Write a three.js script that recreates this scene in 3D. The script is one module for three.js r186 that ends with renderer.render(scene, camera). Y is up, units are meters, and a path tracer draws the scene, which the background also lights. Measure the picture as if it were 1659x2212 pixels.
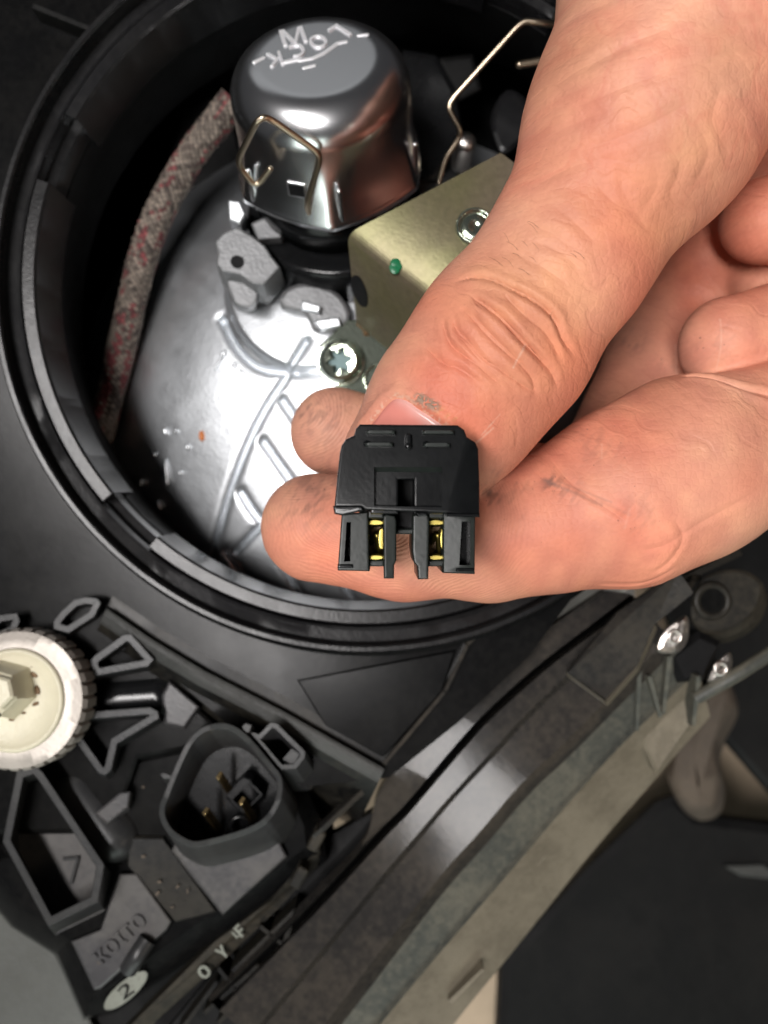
import * as THREE from 'three';
import { mergeGeometries, mergeVertices, toCreasedNormals } from 'three/addons/utils/BufferGeometryUtils.js';
import { RoundedBoxGeometry } from 'three/addons/geometries/RoundedBoxGeometry.js';
import { TextGeometry } from 'three/addons/geometries/TextGeometry.js';
import { FontLoader } from 'three/addons/loaders/FontLoader.js';
import { RectAreaLightUniformsLib } from 'three/addons/lights/RectAreaLightUniformsLib.js';

// ---------------------------------------------------------------- camera, light, exposure
const HEIGHT = 0.143, FOCAL = 1787, U0 = 829.5, V0 = 1106;      // metres above the rim of the opening; pixels of the 1659 x 2212 view
const scene = new THREE.Scene();
const camera = new THREE.PerspectiveCamera(2 * Math.atan(V0 / FOCAL) * 180 / Math.PI, 0.75, 0.004, 6);
camera.position.set(0, HEIGHT, 0);
camera.up.set(0, 0, -1);
camera.lookAt(0, 0, 0);
camera.focus = 0.106;
camera.userData.fStop = 20;
const renderer = new THREE.WebGLRenderer({ antialias: true });
renderer.toneMapping = THREE.LinearToneMapping;
renderer.toneMappingExposure = 1.0;
renderer.shadowMap.enabled = true;
RectAreaLightUniformsLib.init();
scene.background = new THREE.Color().setRGB(0.034, 0.034, 0.036);   // the dim hall around

function shopLamp(name, label, pos, target, along, w, h, power, color, glow) {   // w runs along the given direction
  const g = new THREE.Group(); g.name = name;
  const z = new THREE.Vector3(...target).sub(new THREE.Vector3(...pos)).normalize(), x = new THREE.Vector3(...along); x.addScaledVector(z, -x.dot(z)).normalize();
  g.applyMatrix4(new THREE.Matrix4().makeBasis(x, z.clone().cross(x), z)); g.position.set(...pos);
  g.userData = { label, category: 'lamp' };
  const lm = new THREE.MeshStandardMaterial({ color: 0x111111, emissive: color, emissiveIntensity: glow, roughness: 0.6 });
  const cm = new THREE.MeshStandardMaterial({ color: 0xcfcfcf, roughness: 0.6 });
  const diff = new THREE.Mesh(new RoundedBoxGeometry(w, h, 0.02, 2, 0.008), lm); diff.name = 'diffuser'; g.add(diff);
  const tray = new THREE.Mesh(new RoundedBoxGeometry(w + 0.05, h + 0.05, 0.04, 2, 0.01), cm); tray.name = 'tray'; tray.position.z = -0.032; g.add(tray);
  const l = new THREE.RectAreaLight(color, power, w, h);
  l.position.z = 0.014; l.rotation.y = Math.PI;                      // a rect light shines along its own -z
  g.add(l); scene.add(g);
  return g;
}
shopLamp('ceiling_lamp', 'long white ceiling lamp shining down over the headlight', [-0.42, 1.4, 0.0], [0, 0, 0], [0.62, 0, 0.78], 0.85, 0.17, 61, new THREE.Color(1.0, 0.965, 0.95), 4);
shopLamp('work_lamp', 'small warm work lamp shining from beyond the wrist', [0.85, 0.8, 0.55], [0, 0, 0.02], [0, 0, 1], 0.3, 0.3, 3, new THREE.Color(1.0, 0.84, 0.66), 1.5);
shopLamp('window_light', 'wide dim shop window glowing behind the photographer', [-0.1, 0.62, 1.7], [0, 0, 0], [1, 0, 0], 1.9, 1.0, 1.9, new THREE.Color(0.9, 1.0, 0.93), 0.7);
shopLamp('doorway_light', 'wide dim doorway glowing beyond the far side of the headlight', [-0.55, 0.42, -2.0], [0, 0, 0], [1, 0, 0], 1.2, 0.7, 0.26, new THREE.Color(0.96, 0.98, 1.0), 0.12);

// ---------------------------------------------------------------- small tools
let seed = 7;
const rnd = () => { seed = (seed * 1664525 + 1013904223) >>> 0; return seed / 4294967296; };
const hyp = (a, b) => Math.sqrt(a * a + b * b);
const clamp = (x, a = 0, b = 1) => Math.min(b, Math.max(a, x));
const sstep = (a, b, x) => { const t = clamp((x - a) / (b - a)); return t * t * (3 - 2 * t); };
const V = (x, y, z) => new THREE.Vector3(x, y, z);
const P = (u, v, y) => V((u - U0) / FOCAL * (HEIGHT - y), y, (v - V0) / FOCAL * (HEIGHT - y));   // the point at height y that a pixel looks at
const mm = (px, y) => px / FOCAL * (HEIGHT - y);                                              // a length in pixels at that height
const taken = {};
const numbered = (n) => { const k = taken[n] = (taken[n] ?? -1) + 1; return k ? `${n}_${String(k).padStart(3, '0')}` : n; };

// value noise
const perm = new Float32Array(65536); for (let i = 0; i < 65536; i++) perm[i] = rnd();
const hash3 = (x, y, z) => perm[(Math.imul(x, 73856093) ^ Math.imul(y, 19349663) ^ Math.imul(z, 83492791)) & 65535];
function noise(x, y, z = 0) {
  const xi = Math.floor(x), yi = Math.floor(y), zi = Math.floor(z);
  let a = x - xi, b = y - yi, c = z - zi; a = a * a * (3 - 2 * a); b = b * b * (3 - 2 * b); c = c * c * (3 - 2 * c);
  const X0 = Math.imul(xi, 73856093), X1 = X0 + 73856093, Y0 = Math.imul(yi, 19349663), Y1 = Y0 + 19349663, Z0 = Math.imul(zi, 83492791), Z1 = Z0 + 83492791;
  const p = perm, p00 = p[(X0 ^ Y0 ^ Z0) & 65535], p10 = p[(X1 ^ Y0 ^ Z0) & 65535], p01 = p[(X0 ^ Y1 ^ Z0) & 65535], p11 = p[(X1 ^ Y1 ^ Z0) & 65535];
  const u0 = p00 + (p10 - p00) * a, u1 = p01 + (p11 - p01) * a, lo = u0 + (u1 - u0) * b;
  if (c === 0) return lo;
  const q00 = p[(X0 ^ Y0 ^ Z1) & 65535], q10 = p[(X1 ^ Y0 ^ Z1) & 65535], q01 = p[(X0 ^ Y1 ^ Z1) & 65535], q11 = p[(X1 ^ Y1 ^ Z1) & 65535];
  const w0 = q00 + (q10 - q00) * a, w1 = q01 + (q11 - q01) * a; return lo + (w0 + (w1 - w0) * b - lo) * c;
}
const fbm = (x, y, z = 0, n = 4) => { let s = 0, a = 0.5, t = 0; for (let i = 0; i < n; i++) { s += a * noise(x, y, z); t += a; a *= 0.5; x = x * 2.03 + 17.1; y = y * 2.03 + 5.3; z = Number.isInteger(z) ? z + 1 : z * 2.03; } return s / t; };
// tileable 2-D noise, period n cells
function tnoise(x, y, n, k = 0) {
  const xi = Math.floor(x), yi = Math.floor(y); let a = x - xi, b = y - yi; a = a * a * (3 - 2 * a); b = b * b * (3 - 2 * b);
  const x0 = ((xi % n) + n) % n, y0 = ((yi % n) + n) % n, x1 = (x0 + 1) % n, y1 = (y0 + 1) % n;
  const p = hash3(x0, y0, k), q = hash3(x1, y0, k), r = hash3(x0, y1, k), t = hash3(x1, y1, k), u = p + (q - p) * a; return u + (r + (t - r) * a - u) * b;
}
const tfbm = (u, v, n, oct, k = 0) => { let s = 0, a = 0.5, t = 0; for (let i = 0; i < oct; i++) { s += a * tnoise(u * n, v * n, n, k + i); t += a; a *= 0.55; n *= 2; } return s / t; };
const TILE = 0.06;                                                   // metres covered by one tile of the surface textures
function tex(size, f, srgb) {
  const d = new Uint8Array(size * size * 4);
  for (let j = 0; j < size; j++) for (let i = 0; i < size; i++) {
    const c = f(i / size, j / size), o = (j * size + i) * 4;
    for (let k = 0; k < 3; k++) d[o + k] = clamp(Math.round(255 * (c.length ? c[k] : c)), 0, 255);
    d[o + 3] = 255;
  }
  const t = new THREE.DataTexture(d, size, size); t.wrapS = t.wrapT = THREE.RepeatWrapping; t.magFilter = THREE.LinearFilter; t.minFilter = THREE.LinearMipmapLinearFilter; t.generateMipmaps = true;
  if (srgb) t.colorSpace = THREE.SRGBColorSpace;
  t.repeat.set(1 / TILE, 1 / TILE); t.needsUpdate = true; return t;
}
const toS = (c) => c <= 0.0031308 ? 12.92 * c : 1.055 * Math.pow(c, 1 / 2.4) - 0.055;
// a moulded plastic: base colour, film of dust in patches, specks
function grimeTex(base, dust, amount, specks, k) {
  return tex(400, (u, v) => {
    const big = tfbm(u, v, 4, 5, k), fine = tfbm(u, v, 64, 3, k + 9), sp = tnoise(u * 180, v * 180, 180, k + 20);
    let d = amount * sstep(0.35, 0.8, big * 0.75 + fine * 0.35);
    if (sp > 1 - specks) d = Math.min(1, d + 0.6);
    return base.map((b, i) => toS(b * (0.82 + 0.36 * fine) * (1 - d) + dust[i] * d));
  }, true);
}
const grainTex = tex(512, (u, v) => 0.8 * tfbm(u, v, 160, 2, 40) + 0.2 * tfbm(u, v, 48, 2, 44));
const roughTex = tex(512, (u, v) => { const q = 0.72 + 0.28 * tfbm(u, v, 12, 5, 60); return [q, q, q]; });
function mat(o) { const m = (o.clearcoat || o.iridescence || o.sheen) ? new THREE.MeshPhysicalMaterial(o) : new THREE.MeshStandardMaterial(o); return m; }
const rgb = (r, g, b) => new THREE.Color().setRGB(r, g, b);
const M = {};
const plastic = (base, dust, amount, specks, rough, k, bump = 0.00012, spec = 0.5) => new THREE.MeshPhysicalMaterial({ specularIntensity: spec, map: grimeTex(base, dust, amount, specks, k), roughness: rough, roughnessMap: roughTex, bumpMap: grainTex, bumpScale: bump });
M.black = plastic([0.0042, 0.0043, 0.0045], [0.03, 0.028, 0.024], 0.12, 0.004, 0.24, 1, 0.000005, 0.15);
M.blackDull = plastic([0.004, 0.0042, 0.0044], [0.014, 0.013, 0.012], 0.3, 0.003, 0.6, 2, 0.00006, 0.25);
M.cell = plastic([0.021, 0.0215, 0.0225], [0.045, 0.042, 0.036], 0.25, 0.008, 0.40, 14, 0.000018, 0.5);
M.dusty = plastic([0.006, 0.006, 0.0058], [0.06, 0.052, 0.038], 0.26, 0.014, 0.45, 3, 0.00002, 0.35);
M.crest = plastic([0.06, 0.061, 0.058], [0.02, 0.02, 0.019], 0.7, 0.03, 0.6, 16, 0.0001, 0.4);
M.earthy = plastic([0.012, 0.0115, 0.010], [0.065, 0.054, 0.037], 0.4, 0.025, 0.7, 4, 0.00005, 0.3);
M.plate = plastic([0.042, 0.041, 0.043], [0.10, 0.093, 0.083], 0.45, 0.015, 0.4, 15, 0.000022, 0.6);
M.rail = plastic([0.022, 0.0208, 0.0198], [0.065, 0.055, 0.043], 0.45, 0.012, 0.12, 5, 0.000004, 0.15);
M.strap = plastic([0.016, 0.0155, 0.015], [0.05, 0.043, 0.034], 0.5, 0.012, 0.5, 17, 0.00006, 0.4);
M.railGrey = plastic([0.045, 0.047, 0.041], [0.12, 0.11, 0.083], 0.6, 0.016, 0.55, 6, 0.00008);
M.tan = plastic([0.19, 0.166, 0.124], [0.075, 0.064, 0.046], 0.7, 0.03, 0.5, 7, 0.00008);
M.grey = plastic([0.085, 0.088, 0.082], [0.045, 0.045, 0.039], 0.6, 0.008, 0.5, 8, 0.00006);
M.rim = plastic([0.0075, 0.0075, 0.0082], [0.035, 0.033, 0.03], 0.16, 0.003, 0.28, 9, 0.00002, 0.35);
M.gloss = plastic([0.006, 0.0062, 0.0066], [0.016, 0.016, 0.016], 0.12, 0.003, 0.22, 10, 0.000004, 0.5);
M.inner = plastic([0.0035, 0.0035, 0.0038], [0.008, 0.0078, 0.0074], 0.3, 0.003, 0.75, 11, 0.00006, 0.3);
M.plug = plastic([0.0036, 0.0039, 0.0044], [0.011, 0.012, 0.0118], 0.2, 0.002, 0.22, 12, 0.000006, 0.45);
M.plugGreen = plastic([0.010, 0.0128, 0.0115], [0.03, 0.034, 0.03], 0.25, 0.003, 0.38, 13, 0.00001, 0.45);
M.nylon = mat({ map: tex(512, (u, v) => { const s = tfbm(u, v, 5, 5, 70), f = tfbm(u, v, 40, 3, 75), d = sstep(0.62, 0.75, s) * 0.35; return [0.56, 0.52, 0.385].map((c, i) => toS(c * (0.93 + 0.1 * f) * (1 - d) + [0.35, 0.29, 0.18][i] * d)); }, true), roughness: 0.42, bumpMap: grainTex, bumpScale: 0.00005 });
M.silver = mat({ color: rgb(0.70, 0.725, 0.75), metalness: 1, roughness: 0.5, roughnessMap: roughTex, bumpMap: grainTex, bumpScale: 0.00004 });
M.cast = mat({ map: tex(512, (u, v) => { const s = 0.85 + 0.3 * (tfbm(u, v, 20, 4, 80) - 0.5); return [0.2, 0.203, 0.207].map((c) => toS(c * s)); }, true), metalness: 0.45, roughness: 0.5, bumpMap: grainTex, bumpScale: 0.00008 });
M.chrome = mat({ color: rgb(0.78, 0.785, 0.80), metalness: 1, roughness: 0.24 });
M.mark = mat({ color: rgb(0.86, 0.86, 0.88), metalness: 0.6, roughness: 0.5 });
M.zinc = mat({ map: tex(512, (u, v) => { const s = tfbm(u, v, 5, 5, 90), f = tfbm(u, v, 90, 2, 95), sp = tnoise(u * 200, v * 200, 200, 97) > 0.985 ? 1.5 : 1; return [0.115 + 0.03 * s, 0.108, 0.07 + 0.04 * (s - 0.5)].map((c) => toS(c * (0.86 + 0.28 * f) * sp)); }, true), metalness: 0.4, roughness: 0.4, specularIntensity: 0.4, bumpMap: grainTex, bumpScale: 0.00002, iridescence: 0.25, iridescenceIOR: 1.4, iridescenceThicknessRange: [300, 300] });
M.zincBright = mat({ color: rgb(0.42, 0.47, 0.38), metalness: 0.95, roughness: 0.15, bumpMap: grainTex, bumpScale: 0.00002, iridescence: 0.9, iridescenceIOR: 1.45, iridescenceThicknessRange: [420, 420] });
M.wire = mat({ color: rgb(0.44, 0.365, 0.27), metalness: 1, roughness: 0.3 });
M.ringMetal = mat({ map: tex(512, (u, v) => { const s = 0.85 + 0.3 * (tfbm(u, v, 24, 4, 85) - 0.5); return [0.46, 0.42, 0.375].map((c) => toS(c * s)); }, true), metalness: 0.5, roughness: 0.5, bumpMap: grainTex, bumpScale: 0.00004 });
M.brass = mat({ color: rgb(0.30, 0.24, 0.065), metalness: 1, roughness: 0.4 });
M.gold = mat({ color: rgb(0.85, 0.62, 0.3), metalness: 1, roughness: 0.25 });
M.teal = mat({ color: rgb(0.045, 0.065, 0.065), metalness: 0.8, roughness: 0.4 });
M.brown = mat({ color: rgb(0.10, 0.055, 0.02), metalness: 0.4, roughness: 0.5 });
M.steel = mat({ color: rgb(0.62, 0.58, 0.54), metalness: 1, roughness: 0.38, roughnessMap: roughTex, bumpMap: grainTex, bumpScale: 0.0001 });
M.green = mat({ color: rgb(0.006, 0.13, 0.05), roughness: 0.35 });
M.orange = mat({ color: rgb(0.45, 0.14, 0.03), roughness: 0.5 });
M.chalk = mat({ map: grimeTex([0.19, 0.20, 0.17], [0.06, 0.058, 0.046], 0.7, 0.08, 30), roughness: 0.85 });
M.groundTan = mat({ map: grimeTex([0.42, 0.33, 0.235], [0.26, 0.21, 0.15], 0.6, 0.03, 33), roughness: 0.9 });
M.clay = mat({ map: grimeTex([0.085, 0.064, 0.046], [0.03, 0.024, 0.018], 0.6, 0.02, 34), roughness: 0.8 });

// uv in metres by the main direction each face points in
function boxUV(g) {
  if (g.index) g = g.toNonIndexed();
  if (!g.attributes.normal) g.computeVertexNormals();
  const p = g.attributes.position, uv = new Float32Array(p.count * 2), a = V(), b = V(), c = V();
  for (let i = 0; i < p.count; i += 3) {
    a.fromBufferAttribute(p, i); b.fromBufferAttribute(p, i + 1); c.fromBufferAttribute(p, i + 2);
    const n = b.clone().sub(a).cross(c.clone().sub(a)), ax = Math.abs(n.x), ay = Math.abs(n.y), az = Math.abs(n.z);
    [a, b, c].forEach((q, k) => { const o = (i + k) * 2; if (ay >= ax && ay >= az) { uv[o] = q.x; uv[o + 1] = q.z; } else if (ax >= az) { uv[o] = q.z; uv[o + 1] = q.y; } else { uv[o] = q.x; uv[o + 1] = q.y; } });
  }
  g.setAttribute('uv', new THREE.BufferAttribute(uv, 2));
  for (const k of Object.keys(g.attributes)) if (!['position', 'normal', 'uv', 'color'].includes(k)) g.deleteAttribute(k);
  return g;
}
function obj(name, geos, m, parent = scene, keepUV = false) {
  let g = Array.isArray(geos) ? (geos.length > 1 ? mergeGeometries(geos.map((q) => keepUV ? q : boxUV(q))) : geos[0]) : geos;
  if (!keepUV) g = boxUV(g);
  const o = new THREE.Mesh(g, m); o.castShadow = o.receiveShadow = true;
  o.name = parent === scene ? numbered(name) : name; parent.add(o); return o;
}
function thing(name, label, category, group) {
  const o = new THREE.Group(); o.name = numbered(name); o.userData = { label, category }; if (group) o.userData.group = group; scene.add(o); return o;
}
function tag(o, label, category, group) { o.userData = { ...o.userData, label, category }; if (group) o.userData.group = group; return o; }

// triangles from a list of point triples, creased
function soup(tris, crease = 0.6) {
  const g = new THREE.BufferGeometry(), a = new Float32Array(tris.length * 9);
  tris.forEach((t, i) => t.forEach((p, k) => { a[i * 9 + k * 3] = p.x; a[i * 9 + k * 3 + 1] = p.y; a[i * 9 + k * 3 + 2] = p.z; }));
  g.setAttribute('position', new THREE.BufferAttribute(a, 3)); g.computeVertexNormals();
  return crease ? toCreasedNormals(g, crease) : g;
}
const quad = (out, a, b, c, d) => { out.push([a, b, c], [a, c, d]); };
// solid between two loops of equal length (top seen from above), both capped
function loft(rings, capped = true, crease = 0.6) {
  const t = [], n = rings[0].length;
  for (let r = 0; r + 1 < rings.length; r++) for (let i = 0; i < n; i++) { const j = (i + 1) % n; quad(t, rings[r][i], rings[r + 1][i], rings[r + 1][j], rings[r][j]); }
  if (capped) for (const [ring, flip] of [[rings[0], false], [rings[rings.length - 1], true]]) {
    const s = ring.map((p) => new THREE.Vector2(p.x, p.z));
    const cw = THREE.ShapeUtils.isClockWise(s);
    for (const f of THREE.ShapeUtils.triangulateShape(s, [])) { const q = f.map((k) => ring[k]); if (flip !== cw) t.push([q[0], q[1], q[2]]); else t.push([q[2], q[1], q[0]]); }
  }
  return fixWinding(soup(t, crease), t, crease);
}
function fixWinding(g, t, crease) {                                   // outside faces out: signed volume
  let v = 0; for (const [a, b, c] of t) v += a.dot(b.clone().cross(c));
  return v < 0 ? soup(t.map(([a, b, c]) => [c, b, a]), crease) : g;
}
// the same, one smooth skin without creases
function loftSmooth(rings) {
  const n = rings[0].length, pos = [], idx = []; let v = 0;
  for (const r of rings) for (const p of r) pos.push(p.x, p.y, p.z);
  for (let r = 0; r + 1 < rings.length; r++) for (let i = 0; i < n; i++) { const j = (i + 1) % n, a = r * n + i, b = r * n + j, c = a + n, d = b + n; idx.push(a, d, c, a, b, d); v += rings[r][i].dot(rings[r + 1][j].clone().cross(rings[r + 1][i])); }
  if (v < 0) for (let i = 0; i < idx.length; i += 3) { const t = idx[i]; idx[i] = idx[i + 1]; idx[i + 1] = t; }
  const g = new THREE.BufferGeometry(); g.setAttribute('position', new THREE.Float32BufferAttribute(pos, 3)); g.setIndex(idx); g.computeVertexNormals(); return g;
}
// pixel outline -> ring at height y
const ring = (pts, y, du = 0, dv = 0) => pts.map(([u, v]) => P(u + du, v + dv, y));
function inset(pts, d) {                                             // pixel polygon moved inwards by d
  const n = pts.length; let A = 0; for (let i = 0; i < n; i++) { const [a, b] = pts[i], [c, e] = pts[(i + 1) % n]; A += a * e - c * b; }
  const s = A > 0 ? 1 : -1;
  return pts.map((p, i) => {
    const q = pts[(i + n - 1) % n], r = pts[(i + 1) % n];
    const e1 = [p[0] - q[0], p[1] - q[1]], e2 = [r[0] - p[0], r[1] - p[1]], l1 = Math.hypot(...e1) || 1, l2 = Math.hypot(...e2) || 1;
    const n1 = [-e1[1] / l1 * s, e1[0] / l1 * s], n2 = [-e2[1] / l2 * s, e2[0] / l2 * s];
    let b = [n1[0] + n2[0], n1[1] + n2[1]]; const k = Math.max(0.35, (b[0] * b[0] + b[1] * b[1]) / 2);
    return [p[0] + b[0] * d / k, p[1] + b[1] * d / k];
  });
}
function smoothLoop(pts, n = 64, closed = true) {
  const c = new THREE.CatmullRomCurve3(pts.map(([u, v]) => V(u, v, 0)), closed, 'centripetal');
  const o = c.getSpacedPoints(n); if (closed) o.pop(); return o.map((p) => [p.x, p.y]);
}
// solid prism: outline at the top, shifted outline at the bottom, small chamfer
function prism(pts, yTop, yBot, du = 0, dv = 0, ch = 4, crease = 0.5) {
  const c = mm(ch, yTop);
  return loft([ring(inset(pts, ch), yTop), ring(inset(pts, ch * 0.3), yTop - c * 0.35), ring(pts, yTop - c), ring(pts, yBot, du, dv)], true, crease);
}
// open frame of walls: outer outline, wall thickness in pixels, chamfered rim
function frame(pts, w, yTop, yBot, du = 0, dv = 0, ch = 2.5, crease = 0.5) {
  const c = mm(ch, yTop), inn = inset(pts, w);
  const R = [ring(pts, yBot, du, dv), ring(pts, yTop - c), ring(inset(pts, ch), yTop), ring(inset(pts, w - ch), yTop), ring(inn, yTop - c), ring(inn, yBot, du, dv)];
  const t = [], n = pts.length;
  for (let r = 0; r < R.length; r++) { const A = R[r], B = R[(r + 1) % R.length]; for (let i = 0; i < n; i++) { const j = (i + 1) % n; quad(t, A[i], B[i], B[j], A[j]); } }
  return fixWinding(soup(t, crease), t, crease);
}
// slab between pixel corners with their own heights
function slab(pts, thick, ch = 0) {
  const top = pts.map(([u, v, y]) => P(u, v, y)), bot = top.map((p) => V(p.x, p.y - thick, p.z));
  if (!ch) return loft([top, bot], true, 0.4);
  const c = top.reduce((s, p) => s.add(p), V(0, 0, 0)).multiplyScalar(1 / top.length);
  const up = top.map((p) => p.clone().lerp(c, ch / p.distanceTo(c))), mid = top.map((p) => V(p.x, p.y - ch, p.z));
  return loft([up, mid, bot], true, 0.4);
}
function tube(points, r, seg = 60, sides = 10, tension) {
  const c = new THREE.CatmullRomCurve3(points, false, 'centripetal'); return new THREE.TubeGeometry(c, seg, r, sides, false);
}
function roundedPath(pts, rad) {                                      // straight runs with bent corners
  const cp = new THREE.CurvePath();
  let prev = pts[0];
  for (let i = 1; i < pts.length - 1; i++) {
    const p = pts[i], a = prev.clone().sub(p), b = pts[i + 1].clone().sub(p), ra = Math.min(rad, a.length() * 0.45), rb = Math.min(rad, b.length() * 0.45);
    const s = p.clone().add(a.setLength(ra)), e = p.clone().add(b.setLength(rb));
    cp.add(new THREE.LineCurve3(prev, s)); cp.add(new THREE.QuadraticBezierCurve3(s, p, e)); prev = e;
  }
  cp.add(new THREE.LineCurve3(prev, pts[pts.length - 1])); return cp;
}
function bentWire(pts, r, rad = 0.002) {
  const g = new THREE.TubeGeometry(roundedPath(pts, rad), 140, r, 10, false);
  const caps = [pts[0], pts[pts.length - 1]].map((p) => new THREE.SphereGeometry(r, 10, 8).translate(p.x, p.y, p.z));
  return [g, ...caps];
}
// ring segment swept round a vertical axis from a closed (radius, height) profile; angles in picture sense (clockwise from +x seen from above)
function arcSolid(c, prof, a0, a1, n, crease = 0.5) {
  const full = Math.abs(a1 - a0) > 6.28, t = [], rows = [];
  for (let i = 0; i <= n; i++) { const a = a0 + (a1 - a0) * i / n; rows.push(prof.map(([r, y]) => V(c.x + r * Math.cos(a), c.y + y, c.z + r * Math.sin(a)))); }
  for (let i = 0; i < n; i++) for (let k = 0; k < prof.length; k++) { const m = (k + 1) % prof.length; quad(t, rows[i][k], rows[i][m], rows[i + 1][m], rows[i + 1][k]); }
  if (!full) { const s = prof.map(([r, y]) => new THREE.Vector2(r, y)); for (const f of THREE.ShapeUtils.triangulateShape(s, [])) { t.push([rows[0][f[0]], rows[0][f[1]], rows[0][f[2]]], [rows[n][f[2]], rows[n][f[1]], rows[n][f[0]]]); } }
  let vol = 0; for (const [a, b, d] of t) vol += a.dot(b.clone().cross(d));
  return soup(vol < 0 ? t.map(([a, b, d]) => [d, b, a]) : t, crease);
}
const font = await new FontLoader().loadAsync('fonts/droid/droid_sans_bold.typeface.json');
const fontThin = await new FontLoader().loadAsync('fonts/droid/droid_sans_regular.typeface.json');
function text(s, size, depth, f = font) {
  const g = new TextGeometry(s, { font: f, size, depth, curveSegments: 6, bevelEnabled: true, bevelThickness: depth * 0.25, bevelSize: size * 0.012, bevelSegments: 1 });
  g.computeBoundingBox(); const b = g.boundingBox; g.translate(-(b.max.x + b.min.x) / 2, -(b.max.y + b.min.y) / 2, 0); return g;
}
const flatText = (s, u, v, y, px, deg, depth, f, sx = 1) => { const p = P(u, v, y); return text(s, mm(px, y), depth, f).scale(sx, 1, 1).rotateX(-Math.PI / 2).rotateY(deg * Math.PI / 180).translate(p.x, p.y, p.z); };
const conv = (ox, oy, k) => (pts) => pts.map(([x, y]) => [ox + x / k, oy + y / k]);
const Z1 = conv(439, 0, 2.16), Z2 = conv(439, 439, 2.52), Z3 = conv(0, 494, 2.52), Z4 = conv(987, 494, 2.47), Z6 = conv(0, 1207, 2.16), Z7 = conv(0, 1591, 2.16), ZS = conv(274, 1536, 3.36), ZP = conv(658.3, 877.7, 3.78), ZT = conv(713, 494, 3.78), ZR = conv(658.3, 1206.8, 1.658), ZQ = conv(548.5, 1289, 2.16);

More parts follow.
